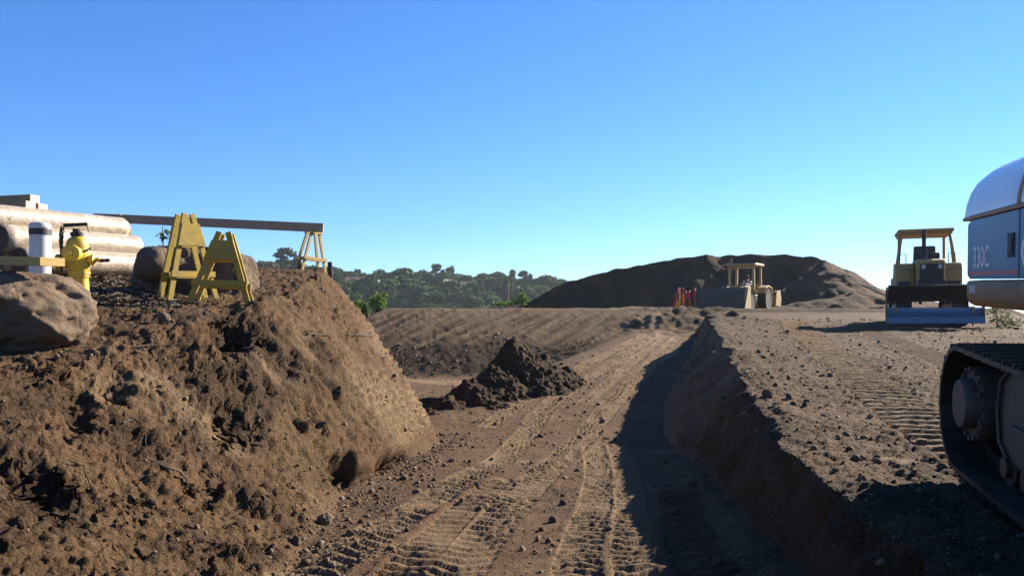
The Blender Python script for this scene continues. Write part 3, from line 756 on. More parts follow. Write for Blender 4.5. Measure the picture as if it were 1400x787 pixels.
# ================================================================== BULLDOZER (local +Y is its blade side)
p = at(1266, 440, 26.2); gzd = gz(p.x, p.y)
dz = thing('bulldozer', 'yellow bulldozer with open canopy and wide blade facing the viewer', 'bulldozer', (p.x, p.y, gzd + .0), (0, 0, R(180 - 21.5)))
dz.scale = (.83, .95, 1)
for sx in (-1, 1):
    crawler_loop(MB(), sx * .95, .55, -1.35, 1.25, .40, .19, bar=.05).build('crawler_track', M['track'], dz)
    MB().prism([(-1.2, .2), (1.1, .2), (1.3, .4), (1.1, .62), (-1.2, .62), (-1.35, .4)], sx * .95 - .2, sx * .95 + .2).build('track_frame', M['cat_yellow'], dz, bevel=.03)
    mb = MB(); mb.lathe([(0, -.1), (.36, -.1), (.36, .1), (0, .1)], (sx * .95, 1.25, .43), 24, 'x'); mb.build('idler', M['track'], dz, smooth=True)
    gear(MB(), sx * .95 - .06, sx * .95 + .06, -1.35, .43, .36, 15).build('sprocket', M['track'], dz)
    # fender with tank and tool box
    mb = MB(); mb.prism([(-1.5, .98), (.55, .98), (.75, 1.12), (.75, 1.72), (.60, 1.95), (-.2, 2.0), (-.5, 1.55), (-1.5, 1.55)], sx * .50, sx * 1.16); fd = mb.build('fender', M['cat_yellow'], dz, bevel=.04)
    MB().b2((sx * .62, .752, 1.14), (sx * 1.08, .80, 1.36)).b2((sx * .78, .70, 1.0), (sx * .92, .86, 1.14)).build('tool_box', M['black'], fd, bevel=.01)
    MB().tube([(sx * .98, .3, 1.98), (sx * .98, .3, 2.28), (sx * .75, .3, 2.28), (sx * .75, .3, 1.98)], .018, 8).build('hand_rail', M['black'], dz, smooth=True)
    MB().tube([(sx * .62, .76, 1.5), (sx * .62, .84, 1.5), (sx * .62, .84, 1.75), (sx * .82, .84, 1.75), (sx * .82, .76, 1.75)], .014, 6).build('grab_handle', M['black'], fd)
    MB().tube([(sx * 1.02, -.1, 1.9), (sx * .93, -.15, 2.6), (sx * .84, -.18, 3.02)], [.085, .062, .055], 8).build('canopy_post', M['cat_yellow'], dz)
    MB().tube([(sx * .84, -1.45, 1.5), (sx * .84, -1.45, 3.02)], .055, 8).build('canopy_post', M['cat_yellow'], dz)
    MB().b2((sx * 1.235, -.6, .30), (sx * 1.33, 2.15, .52)).build('push_arm', M['cat_yellow'], dz, bevel=.02)
    MB().tube([(sx * .42, 1.3, 1.45), (sx * .42, 1.8, 1.1), (sx * .45, 2.15, .62)], .055, 10).build('lift_cylinder', M['steel_dark'], dz, smooth=True)
mb = MB(); mb.prism([(-.6, .75), (1.48, .75), (1.52, 1.0), (1.50, 1.98), (1.3, 2.04), (-.2, 2.08), (-.6, 1.6)], -.47, .47); hd = mb.build('hood', M['cat_yellow'], dz, bevel=.04)
mb = MB(); mb.b2((-.40, 1.515, .92), (.40, 1.545, 1.88))
for k in range(14): mb.b2((-.39, 1.535, .95 + .066 * k), (.39, 1.56, .972 + .066 * k))
mb.build('grille', M['black'], hd)
for sx in (-.28, .28): MB().lathe([(0, 0), (.07, 0), (.075, .05), (.0, .06)], (sx, 1.55, 1.78), 14, 'y').build('headlight', M['white_lamp'], hd)
MB().b2((-1.0, -1.6, 3.02), (1.0, .05, 3.13)).b2((-.95, -1.55, 2.94), (.95, 0, 3.02)).build('canopy_roof', M['cat_yellow'], dz, bevel=.03)
MB().tube([(.14, .55, 2.05), (.14, .55, 2.9), (.14, .62, 3.0)], .075, 12).lathe([(0, 2.05), (.12, 2.05), (.12, 2.45), (.08, 2.5), (0, 2.5)], (.14, .55, 0), 14).build('exhaust', M['black'], dz, smooth=True)
MB().prism([(-.95, 1.5), (-.25, 1.5), (-.25, 1.75), (-.7, 1.85), (-.78, 2.62), (-1.0, 2.62)], -.45, .35).build('seat', M['seat'], dz, bevel=.06)
MB().b2((-.5, -.15, 2.0), (.45, .0, 2.34)).build('dashboard', M['black'], dz, bevel=.05)
# blade: a curved mouldboard with a scoured lower half
arc = []
for k in range(13):
    a = k / 12; z = .02 + 1.12 * a; y = 2.33 - .30 * math.sin(PI * min(1, a * 1.02)) + .10 * (a - .2)
    arc.append((y, z))
def strip(a0, a1, name, mat, x0, x1, dy=0):
    pts = [q for q in arc if a0 - 1e-6 <= (q[1] - .02) / 1.12 <= a1 + 1e-6]
    poly = [(y + dy, z) for y, z in pts] + [(y + dy - .045, z) for y, z in reversed(pts)]
    return MB().prism(poly, x0, x1).build(name, mat, dz, smooth=True)
BW = 1.56
strip(.16, .42, 'mouldboard', M['steel_shine'], -BW, BW)
strip(.42, .58, 'mouldboard', M['steel_mid'], -BW, BW)
strip(.58, 1.0, 'mouldboard', M['steel_dark'], -BW, BW)
MB().prism([(2.30, .0), (2.40, .0), (2.33, .21), (2.25, .20)], -BW - .03, BW + .03).build('cutting_edge', M['steel_shine'], dz, bevel=.006)
for sx in (-1, 1):
    MB().prism([(2.0, .05), (2.36, .0), (2.30, .5), (2.36, .95), (2.30, 1.14), (1.95, 1.0)], sx * BW - .03 + sx * .032, sx * BW + .03 + sx * .032).build('end_plate', M['steel_mid'], dz, bevel=.015)
MB().tube([(-BW, 2.38, 1.15), (BW, 2.38, 1.15)], .035, 8).build('top_rail', M['steel_mid'], dz)

# ================================================================== LOADER TRACTOR (local +Y is its front)
LX0, LY0 = 13.0, 44.5
la = math.atan2(.42, -.91)
ld = thing('loader_tractor', 'cream loader tractor with wide front bucket before the big dark mound', 'loader', (LX0, LY0, .44), (0, 0, R(180 - 35)))
def wheel(x, y, r, w, name='wheel'):
    prof = [(0, -w * .25), (r * .52, -w * .3), (r * .58, -w * .45), (r * .9, -w * .5), (r, -w * .38), (r * 1.0, w * .38), (r * .9, w * .5), (r * .58, w * .45), (r * .52, w * .3), (0, w * .25)]
    wo = MB(); wo.lathe([q for q in prof[2:8]], (x, y, r), 36, 'x')
    for k in range(22):
        for s in (-1, 1):
            a = 2 * PI * (k + .25 * s) / 22; m = Euler((a, 0, 0)).to_matrix()
            wo.box(Vector((x + s * w * .22, y, r)) + m @ Vector((0, 0, r * 1.0)), (w * .5, .06, .07), m @ Euler((0, 0, s * .5)).to_matrix())
    t_ = wo.build(name, M['tyre'], ld)
    MB().lathe([(0, -w * .15), (r * .22, -w * .18), (r * .26, -w * .10), (r * .46, -w * .12), (r * .55, -w * .40), (r * .55, w * .40), (r * .46, w * .12), (r * .26, w * .10), (r * .22, w * .18), (0, w * .15)], (x, y, r), 24, 'x').build('rim', M['rim'], t_, smooth=True)
for sx in (-1, 1):
    wheel(sx * .92, -1.05, .66, .48); wheel(sx * .80, 1.25, .46, .34)
    MB().prism([(-1.75, .95), (-1.55, 1.35), (-1.0, 1.47), (-.45, 1.35), (-.25, 1.0), (-.3, .97), (-.5, 1.28), (-1.0, 1.38), (-1.5, 1.28), (-1.7, .93)], sx * .66, sx * 1.18).build('fender', M['cream'], ld, bevel=.01)
    MB().bar((sx * .62, .1, 1.25), (sx * .62, 1.5, 1.28), .1, .2).bar((sx * .62, 1.45, 1.3), (sx * .62, 2.55, .62), .1, .2).build('loader_arm', M['cream'], ld, bevel=.015)
    MB().tube([(sx * .62, .5, .75), (sx * .62, 1.7, 1.05)], .05, 10).tube([(sx * .5, 1.3, 1.35), (sx * .5, 2.5, .95)], .05, 10).build('lift_cylinder', M['steel_dark'], ld, smooth=True)
    for yy_ in (.25, -.95):
        MB().bar((sx * .70, yy_, 1.15), (sx * .68, yy_ - .03, 2.52), .13, .12, (0, 1, 0)).build('cab_post', M['cream'], ld, bevel=.01)
    MB().lathe([(0, 0), (.075, 0), (.08, .06), (.05, .10), (0, .10)], (sx * .68, .30, 2.40), 14, 'y').build('amber_lamp', M['orange_lamp'], ld, smooth=True)
MB().prism([(-.2, .62), (1.95, .62), (2.0, .8), (1.98, 1.22), (1.8, 1.30), (-.2, 1.38)], -.36, .36).build('hood', M['cream'], ld, bevel=.04)
MB().b2((-.30, 1.985, .70), (.30, 2.02, 1.18)).build('grille', M['black'], ld)
MB().b2((-.45, -1.7, .5), (.45, .2, .95)).b2((-.25, -.2, .5), (.25, 2.0, .66)).build('chassis', M['steel_dark'], ld, bevel=.03)
MB().prism([(-1.15, 2.53), (.45, 2.53), (.50, 2.60), (.35, 2.68), (-1.1, 2.68), (-1.2, 2.6)], -.86, .86).build('cab_roof', M['cream'], ld, bevel=.03)
MB().b2((-.66, -1.0, 1.05), (.66, -.96, 1.55)).build('rear_panel', M['cream'], ld, bevel=.01)
for sx in (-1, 1): MB().b2((sx * .66, .22, 1.12), (sx * .30, .26, 1.45)).build('cowl', M['cream'], ld, bevel=.01)
MB().b2((-.66, .235, 2.36), (.66, .265, 2.5)).build('roof_beam', M['cream'], ld, bevel=.01)
MB().b2((-.3, -1.0, 1.0), (.3, -.5, 1.15)).b2((-.3, -1.05, 1.12), (.3, -.93, 1.62)).build('seat', M['seat'], ld, bevel=.04)
MB().torus((0, .0, 1.52), .19, .02, 18, 6, Euler((R(-35), 0, 0)).to_matrix()).tube([(0, .0, 1.52), (0, .18, 1.25)], .025, 8).build('steering_wheel', M['black'], ld)
MB().tube([(.68, .25, 2.35), (.95, .42, 2.42)], .012, 6).b2((.88, .41, 2.34), (1.10, .44, 2.5)).build('mirror', M['cream'], ld)
MB().tube([(.25, 1.2, 1.3), (.25, 1.2, 1.85)], .04, 10).build('exhaust', M['black'], ld)
MB().b2((-.8, -.2, 1.0), (.8, .15, 1.12)).build('floor_plate', M['cream'], ld, bevel=.01)
# bucket
bp = [(2.55, .30), (2.62, .12), (2.85, .06), (3.55, .05), (3.55, .075), (2.88, .10), (2.68, .18), (2.60, .38), (2.60, .95), (2.68, 1.12), (2.95, 1.20), (2.95, 1.235), (2.64, 1.16), (2.55, .98)]
bk = MB().prism(bp, -1.28, 1.28).build('bucket', M['bucket_brown'], ld, bevel=.006)
for sx in (-1, 1):
    MB().prism([(2.56, .10), (3.5, .05), (3.54, .12), (3.02, 1.18), (2.9, 1.22), (2.60, 1.12)], sx * 1.283, sx * 1.313).build('side_plate', M['cream'] if sx < 0 else M['steel_mid'], bk, bevel=.004)
# lowered bucket jaw closes the front: a four-in-one bucket
MB().prism([(3.02, 1.17), (3.20, 1.05), (3.42, .62), (3.56, .10), (3.59, .10), (3.46, .65), (3.23, 1.09), (3.03, 1.21)], -1.27, 1.27).build('clam_jaw', M['bucket_brown'], bk, bevel=.004)
MB().b2((-1.27, 3.50, .03), (1.27, 3.66, .055)).build('cutting_edge', M['steel_mid'], bk)
# box scraper behind
sc = MB()
for sx in (-1, 1):
    MB().prism([(-2.3, .35), (-3.25, .28), (-3.4, .75), (-3.2, 1.25), (-2.5, 1.2)], sx * 1.12, sx * 1.16).build('scraper_side', M['cream'], ld, bevel=.005)
MB().b2((-1.11, -3.2, .3), (1.11, -3.14, .95)).b2((-1.1, -2.5, 1.1), (1.1, -2.38, 1.22)).b2((-1.1, -3.1, 1.1), (1.1, -2.98, 1.22)).build('scraper_blade', M['cream'], ld, bevel=.01)
MB().bar((-.4, -1.6, .7), (-.4, -2.45, 1.1), .08, .08).bar((.4, -1.6, .7), (.4, -2.45, 1.1), .08, .08).build('linkage', M['steel_dark'], ld)

# the driver: one continuous skinned body, clothed
def figure(name, joints, bones, mat_skin, parent_loc, rot, label):
    vs = [Vector(j[0]) for j in joints]
    me = bpy.data.meshes.new(name); me.from_pydata(vs, bones, [])
    o = bpy.data.objects.new(name, me); COL.objects.link(o)
    o.modifiers.new('skin', 'SKIN'); 
    for i, j in enumerate(joints):
        r = j[1]; me.skin_vertices[0].data[i].radius = r if isinstance(r, tuple) else (r, r)
    me.skin_vertices[0].data[0].use_root = True
    sb = o.modifiers.new('sub', 'SUBSURF'); sb.levels = 2; sb.render_levels = 2
    o.location = parent_loc; o.rotation_euler = rot
    me.materials.append(mat_skin)
    return tag(o, label, 'person')
SK = paint('sunburnt_skin', (.30, .16, .10), .6, dust=0, bump=0)
SH = paint('white_shirt', (.72, .74, .78), .85, dust=.05, bump=0)
JE = paint('blue_trousers', (.05, .06, .10), .9, dust=.3, bump=0)
HAT = paint('dark_hair', (.025, .02, .018), .8, dust=0, bump=0)
J = [((0, -.78, 1.24), .15), ((0, -.80, 1.45), (.17, .13)), ((0, -.77, 1.66), (.19, .12)), ((0, -.75, 1.76), .06), ((0, -.73, 1.84), (.075, .09)), ((0, -.72, 1.96), (.07, .085)),
     ((.19, -.77, 1.68), .065), ((.27, -.58, 1.48), .05), ((.17, -.25, 1.50), .038), ((.14, -.12, 1.53), (.025, .04)),
     ((-.19, -.77, 1.68), .065), ((-.27, -.58, 1.48), .05), ((-.17, -.25, 1.50), .038), ((-.14, -.12, 1.53), (.025, .04)),
     ((.11, -.70, 1.23), .10), ((.15, -.30, 1.28), .075), ((.16, -.10, .95), .055), ((.16, .05, .92), .045),
     ((-.11, -.70, 1.23), .10), ((-.15, -.30, 1.28), .075), ((-.16, -.10, .95), .055), ((-.16, .05, .92), .045), ((0, -.63, 1.90), .022)]
B = [(0, 1), (1, 2), (2, 3), (3, 4), (4, 5), (2, 6), (6, 7), (7, 8), (8, 9), (2, 10), (10, 11), (11, 12), (12, 13), (0, 14), (14, 15), (15, 16), (16, 17), (0, 18), (18, 19), (19, 20), (20, 21), (4, 22)]
dr = figure('person', J, B, SK, ld.location, ld.rotation_euler, 'driver in a white shirt seated under the loader tractor roof')
bpy.context.view_layer.update()
# clothing: shells a little outside the same skeleton
def garment(name, idx, mat, grow):
    keep = {i: k for k, i in enumerate(idx)}
    vs = [Vector(J[i][0]) for i in idx]; es = [(keep[a], keep[b]) for a, b in B if a in keep and b in keep]
    me = bpy.data.meshes.new(name); me.from_pydata(vs, es, []); o = bpy.data.objects.new(name, me); COL.objects.link(o); o.parent = dr
    o.modifiers.new('skin', 'SKIN')
    for k, i in enumerate(idx):
        r = J[i][1]; r = r if isinstance(r, tuple) else (r, r); me.skin_vertices[0].data[k].radius = (r[0] + grow, r[1] + grow)
    me.skin_vertices[0].data[0].use_root = True
    o.modifiers.new('sub', 'SUBSURF').render_levels = 2; me.materials.append(mat); return o
garment('shirt', [1, 2, 6, 7, 10, 11], SH, .022); garment('trousers', [0, 14, 15, 16, 18, 19, 20], JE, .02)
hm = MB(); hm.lathe([(.0, .13), (.06, .12), (.095, .08), (.108, .0), (.10, -.06), (.07, -.08)], (0, -.735, 1.95), 16); hm.build('hair', HAT, dr, smooth=True)
# ================================================================== LEFT BANK: barricades, hydrant, rolls, boulders
M['yellow_wood'] = wood('weathered_yellow_boards', (.54, .37, .055), (.30, .25, .16), .75)
M['tan_wood'] = wood('tan_lumber', (.68, .46, .16), (.45, .32, .18), .3)
M['brown_wood'] = wood('brown_plank', (.56, .37, .23), (.38, .27, .18), .5, (14, 2, 2))
M['beam_side'] = wood('beam_wood', (.52, .34, .18), (.36, .24, .14), .4, (14, 3, 3))
M['end_grain'] = wood('pale_end_grain', (1.1, .9, .64), (.8, .6, .4), .3, (8, 8, 8))
M['post_wood'] = wood('dark_post', (.06, .05, .042), (.1, .08, .06), .4)
M['hyd'] = paint('hydrant_yellow', (.80, .52, .02), .5, dust=.35, var=.2, scale=9, chips=(.22, .14, .05), bump=.3)
M['iron'] = paint('dark_iron', (.05, .045, .04), .45, metal=.8, dust=.3)
M['rust'] = paint('rusty_iron', (.17, .075, .04), .7, metal=.4, dust=.3)
M['white_plastic'] = paint('white_plastic', (.72, .71, .68), .42, dust=.22, var=.05, scale=3, bump=.02)
M['band'] = paint('black_band', (.03, .028, .027), .6, dust=.25)

def rock_mat(name, c1, c2, scale=1.5, crack=.6):
    t = NT(name); c1 = scl(c1, .72); c2 = scl(c2, .72)
    n = t.noise(scale * 1.3, 6, .65); n2 = t.noise(scale * 7, 6, .7)
    c = t.mix(t.ramp(n, .35, .68), c1, c2); c = t.mix(t.ramp(n2, .5, .75, 0, .55), c, scl(c1, .6))
    c = t.mix(t.ramp(t.noise(scale * 2.2, 5, .6), .55, .75, 0, .5), c, (.20, .14, .095))
    c = t.mix(t.ramp(t.noise(scale * 26, 4, .7), .60, .74, 0, .5), c, scl(c2, 1.35))
    t.l(c, t.p.inputs['Base Color']); t.p.inputs['Roughness'].default_value = .88; t.p.inputs['Specular IOR Level'].default_value = .2
    vo = t.n('ShaderNodeTexVoronoi', feature='DISTANCE_TO_EDGE'); vo.inputs['Scale'].default_value = scale * 1.6; t.l(t.tc.outputs['Object'], vo.inputs['Vector'])
    b = t.bump(n2, .9, .05); b = t.bump(t.ramp(vo.outputs[0], 0, .05), .35, .03, b); b = t.bump(t.noise(scale * 30, 5, .75), .9, .014, b); t.l(b, t.p.inputs['Normal'])
    return t.m
M['rock_tan'] = rock_mat('tan_boulder', (.165, .112, .072), (.235, .165, .11))
M['rock_brown'] = rock_mat('brown_boulder', (.125, .085, .058), (.20, .14, .098))

def boulder(name, size, mat, planes, seed, rough=.05, sub=5):
    bm = bmesh.new(); bmesh.ops.create_icosphere(bm, subdivisions=sub, radius=1)
    for v in bm.verts:
        p = v.co.copy()
        for n, d in planes:
            n = Vector(n).normalized(); e = p.dot(n) - d
            if e > 0: p -= n * e * .93
        q = v.co * 1.1 + Vector((seed * 3.7, seed, -seed))
        k = mnoise.fractal(q * 1.3, 1.0, 2.0, 4) * .10 + mnoise.fractal(q * 5, 1.0, 2.0, 4) * .03 * (rough / .05)
        k -= .10 * max(0, .16 - abs(mnoise.noise(q * 1.6))) * 2; k += .018 * abs(mnoise.noise(q * 3.1))
        p += v.co.normalized() * k
        v.co = Vector((p.x * size[0], p.y * size[1], p.z * size[2]))
    me = bpy.data.meshes.new(name); bm.to_mesh(me); bm.free()
    return link_mesh(name, me, mat, smooth=True)

# the broad boulder at the left edge: flat sunlit top, undercut shaded face
b1 = boulder('boulder', (1.22, .95, .62), M['rock_tan'], [((0, .1, 1), .74), ((0, -.30, 1), .68), ((1, -.3, .25), .84), ((.45, -.5, .9), .80), ((0, -1, -.22), .70), ((.7, -.8, -.3), .78), ((-.6, -1, -.1), .75)], 2.3, .065, 6)
p = at(-26, 424, 8.6); b1.location = p; b1.rotation_euler = (0, R(6), R(-8))
tag(b1, 'broad tan boulder with a flat top at the left edge, a plank lying on it', 'boulder')
b2 = boulder('boulder', (.78, .7, .72), M['rock_brown'], [((-.7, -.5, .7), .60), ((.1, 0, 1), .66), ((.35, -1, .1), .58), ((-1, -.5, -.1), .70), ((.9, -.5, .3), .68), ((-.3, -1, -.5), .62), ((.6, .1, .8), .70)], 5.1, .11)
p = at(247, 377, 13.0); b2.location = p; b2.rotation_euler = (0, R(-6), R(20))
tag(b2, 'dark shaded boulder behind the yellow trestles with straight edges', 'boulder')
b3 = boulder('boulder', (.60, .62, .56), M['rock_brown'], [((1, -.4, .5), .62), ((-.1, 0, 1), .74), ((.2, -1, .15), .58), ((-.8, -.7, .2), .66), ((.8, -.8, -.2), .68)], 8.4, .11)
p = at(309, 379, 13.2); b3.location = p; b3.rotation_euler = (0, R(14), R(10))
tag(b3, 'brown sunlit boulder with a vertical crack behind the leaning trestles', 'boulder')
b4 = boulder('boulder', (.33, .4, .30), M['rock_brown'], [((-1, -.2, .2), .7)], 11.4, .06, 4)
p = at(212, 362, 12.6); b4.location = p
tag(b4, 'small dark rock beside the ends of the rolls', 'boulder')

# plank on the boulder
mb = MB(); mb.b2((-1.6, -.15, -.045), (0, .15, .045)); pl = mb.build('plank', M['tan_wood'], bevel=.006)
p = at(72, 358, 8.35); pl.location = p; pl.rotation_euler = (R(2), R(2.2), R(-20))
tag(pl, 'short thick tan plank lying across the broad boulder top', 'plank')

# hydrant
hx = at(112, 402, 10.4); hzv = gz(hx.x, hx.y)
top = at(112, 316, 10.4).z; hs = (top - hzv) / .93
hy = thing('fire_hydrant', 'yellow fire hydrant with dark chain and black top between boulder and rolls', 'hydrant', (hx.x, hx.y, hzv - .02), (R(2), R(-3), R(8)), scale=hs)
bd = MB(); bd.lathe([(.15, 0), (.15, .04), (.105, .05), (.10, .10), (.098, .36), (.115, .37), (.115, .40), (.125, .405), (.125, .44), (.112, .445), (.118, .47), (.128, .52), (.13, .66), (.135, .70), (.12, .74)], n=32)
bl = bd
for k in range(8):
    a = 2 * PI * k / 8; bl.tube([(.135 * math.cos(a), .135 * math.sin(a), .03), (.135 * math.cos(a), .135 * math.sin(a), .06)], .014, 6)
    bl.tube([(.122 * math.cos(a), .122 * math.sin(a), .385), (.122 * math.cos(a), .122 * math.sin(a), .455)], .009, 6)
bd = bd.build('barrel', M['hyd'], hy, smooth=True)
bn = MB(); bn.lathe([(.125, .70), (.128, .76), (.12, .82), (.095, .86), (.05, .885), (.0, .89)], n=32); bn = bn.build('bonnet', M['hyd'], hy, smooth=True)
MB().lathe([(.0, .885), (.075, .885), (.075, .93), (.045, .94), (.045, .975), (.0, .975)], n=14).build('operating_nut', M['iron'], bn)
MB().lathe([(.0, 0), (.095, 0), (.095, -.10), (.105, -.105), (.105, -.15), (.06, -.165), (.03, -.17), (.03, -.20), (0, -.20)], (0, -.09, .66), 24, 'y').build('outlet', M['hyd'], hy, smooth=True)
MB().lathe([(.0, 0), (.085, 0), (.085, -.10), (.10, -.105), (.10, -.16), (.05, -.18), (.03, -.185), (.03, -.225), (0, -.225)], (-.09, 0, .57), 24, 'x').build('outlet', M['hyd'], hy, smooth=True)
MB().lathe([(.0, 0), (.055, 0), (.055, .05), (.07, .055), (.07, .085), (.035, .10), (.028, .10), (.028, .15), (0, .15)], (.10, 0, .58), 20, 'x').build('outlet', M['hyd'], hy, smooth=True)
MB().lathe([(.0, .14), (.02, .14), (.026, .18), (.018, .20), (.026, .23), (.016, .27), (0, .27)], (.10, 0, .57), 12, 'x').build('stem', M['rust'], hy)
hd_ = MB(); hd_.tube([(-.13, -.04, 1.02), (.14, -.02, 1.03)], .022, 8).tube([(.13, -.02, 1.02), (.14, .0, .93)], .006, 5).build('wrench_bar', M['iron'], hy)
ch = MB()
def chain(mb, pts, link=.034, r=.007):
    pts = [Vector(q) for q in pts]; k = 0
    for a, b in zip(pts[:-1], pts[1:]):
        L = (b - a).length; n = max(1, int(L / (link * .8)))
        for i in range(n):
            c = a.lerp(b, (i + .5) / n); d = (b - a).normalized()
            q = d.to_track_quat('X', 'Z').to_matrix() @ Euler((R(90) * (k % 2) + .3, 0, 0)).to_matrix() @ Matrix.Diagonal((1.35, .8, 1))
            mb.torus(c, link * .5, r, 8, 5, q); k += 1
chain(ch, [(-.13, -.05, 1.0), (-.145, -.06, .9), (-.15, -.09, .78), (-.135, -.12, .70)])
chain(ch, [(-.155, -.05, 1.0), (-.17, -.08, .86), (-.15, -.12, .72), (-.14, -.16, .6), (-.14, -.17, .45)])
chain(ch, [(.142 * math.cos(a), .142 * math.sin(a) , .72 - .05 * math.sin((a - PI) )) for a in np.linspace(PI * 1.0, PI * 2.08, 14)])
ch.build('chain', M['iron'], hy, smooth=True)

# white banded cylinder
wp = at(55, 352, 9.6); zt_ = at(55, 303, 9.6).z; zg = gz(wp.x, wp.y); H_ = zt_ - zg
wc = thing('white_post', 'white round post with black bands and domed cap beside the hydrant', 'post', (wp.x, wp.y, zg))
MB().lathe([(.118, -.1), (.118, H_ - .10), (.112, H_ - .08), (.0, H_ - .08)], n=40).build('shaft', M['white_plastic'], wc, smooth=True)
MB().lathe([(.114, H_ - .085), (.124, H_ - .08), (.124, H_ - .055), (.105, H_ - .02), (.06, H_ - .004), (0, H_)], n=40).build('cap', M['white_plastic'], wc, smooth=True)
MB().lathe([(.119, H_ - .165), (.1225, H_ - .165), (.1225, H_ - .092), (.119, H_ - .092)], n=40).build('band', M['band'], wc, smooth=True)
MB().lathe([(.119, H_ - .475), (.124, H_ - .475), (.124, H_ - .45), (.119, H_ - .45)], n=40).box((-.06, -.115, H_ - .455), (.03, .03, .05)).build('strap', M['iron'], wc, smooth=True)

# erosion blanket rolls, stacked
t = NT('straw_blanket_wrap')
mp = t.n('ShaderNodeMapping'); mp.inputs['Scale'].default_value = (16, 30, 30); t.l(t.tc.outputs['Object'], mp.inputs[0])
g = t.noise(1.0, 5, .7, mp.outputs[0]); g2 = t.noise(3, 5, .6)
c = t.mix(t.ramp(g, .3, .7), (.20, .14, .08), (.50, .41, .30)); c = t.mix(t.ramp(g2, .5, .7, 0, .6), c, (.55, .47, .37))
t.l(c, t.p.inputs['Base Color']); t.l(t.ramp(g, .3, .7, .28, .5), t.p.inputs['Roughness']); t.p.inputs['Coat Weight'].default_value = .5; t.p.inputs['Coat Roughness'].default_value = .22
b = t.bump(g2, .5, .03); t.l(t.bump(g, .7, .012, b), t.p.inputs['Normal']); M['wrap'] = t.m
t = NT('rolled_straw_end')
ln = t.n('ShaderNodeVectorMath', operation='MULTIPLY'); ln.inputs[1].default_value = (0, 1, 1); t.l(t.tc.outputs['Object'], ln.inputs[0])
le = t.n('ShaderNodeVectorMath', operation='LENGTH'); t.l(ln.outputs[0], le.inputs[0])
sw = t.math('SINE', t.math('ADD', t.math('MULTIPLY', le.outputs['Value'], 260), t.math('MULTIPLY', t.noise(7, 4, .6), 9)))
c = t.mix(t.ramp(sw, -1, 1), (.09, .055, .03), (.20, .14, .085)); t.l(c, t.p.inputs['Base Color']); t.p.inputs['Roughness'].default_value = .95
t.l(t.bump(sw, .8, .02), t.p.inputs['Normal']); M['roll_end'] = t.m
ax = Vector((1.05, 2.35, .06)).normalized(); nrm = Vector((ax.y, -ax.x, 0)).normalized()
RL, RR = 2.62, .232
base = at(206, 360, 15.1) - ax * RL            # left end of the front bottom roll's axis
base.z = gz(base.x + .5, base.y + 1.2) + RR - .03
spots = [(0, 0, 'bottom front straw roll of the wrapped stack'), (1, 0, 'bottom middle straw roll of the wrapped stack'), (2, 0, 'bottom back straw roll of the stack, behind the others'),
         (.5, 1, 'middle row straw roll with its coiled end behind the white post'), (1.5, 1, 'back straw roll of the middle row, under the top roll'), (1, 2, 'topmost wrapped straw roll carrying the timber beams')]
proto = None
for i, (off, row, lab) in enumerate(spots):
    if proto is None:
        proto = thing('straw_roll', lab, 'roll', group='wrapped straw rolls in the stack')
        V = []; Q = []
        nl, na = 40, 40
        for a in range(nl):
            u_ = a / (nl - 1); e = min(u_, 1 - u_) * RL
            rr = RR * (1 - .16 * max(0, 1 - e / .07) ** 2)
            for k in range(na):
                th_ = 2 * PI * k / na; w_ = 1 + .02 * mnoise.noise(Vector((u_ * 7, math.cos(th_) * 1.5, math.sin(th_) * 1.5))) + .012 * mnoise.noise(Vector((u_ * 30, math.cos(th_) * 5, math.sin(th_) * 5)))
                V.append((u_ * RL, math.cos(th_) * rr * w_, math.sin(th_) * rr * w_ * .95))
        for a in range(nl - 1):
            for k in range(na): Q.append((a * na + k, a * na + (k + 1) % na, (a + 1) * na + (k + 1) % na, (a + 1) * na + k))
        link_mesh('wrapping', np_mesh('wrapping', V, Q), M['wrap'], proto, smooth=True)
        for x_, s_ in ((.004, -1), (RL - .004, 1)):
            MB().lathe([(.0, x_ - s_ * .015), (.05, x_ - s_ * .01), (.12, x_), (RR * .85, x_), (RR * .8, x_ - s_ * .03)], n=36, axis='x').build('coiled_end', M['roll_end'], proto)
        o = proto
    else:
        o = copy_tree(proto); o['label'] = lab
    pos = base - nrm * (off * RR * 2.02) + Vector((0, 0, row * RR * 1.50)) - ax * (.22 * (row == 2) + .10 * (row == 1) - .06 * (row == 0 and off == 0))
    o.location = pos; o.rotation_euler = (random.uniform(0, 6) if False else .6 * i, -math.asin(ax.z), math.atan2(ax.y, ax.x))
# timber beams on the top roll
ztop = base.z + 2 * RR * 1.5 + RR * .97
lab = ['upper beam of the three pale-ended timbers on the top roll', 'lower left beam of the three timbers on the top roll', 'lower right beam of the three timbers on the top roll']
for k, (px, dpt, lev) in enumerate(((40, 13.75, 1), (34, 13.55, 0), (51, 13.85, 0))):
    o = thing('timber_beam', lab[k], 'beam', group='timber beams on the straw rolls')
    bw, bh, bl_ = .20, .135, 2.4
    MB().b2((-bl_, -bw / 2, -bh / 2), (-.004, bw / 2, bh / 2)).build('beam_body', M['beam_side'], o, bevel=.006)
    MB().b2((-.006, -bw / 2 + .003, -bh / 2 + .003), (.001, bw / 2 - .003, bh / 2 - .003)).build('cut_end', M['end_grain'], o)
    p = at(px + 8, 300, dpt); o.location = (p.x, p.y, ztop + bh / 2 + .005 + lev * (bh + .004)); o.rotation_euler = (0, 0, R(-14))

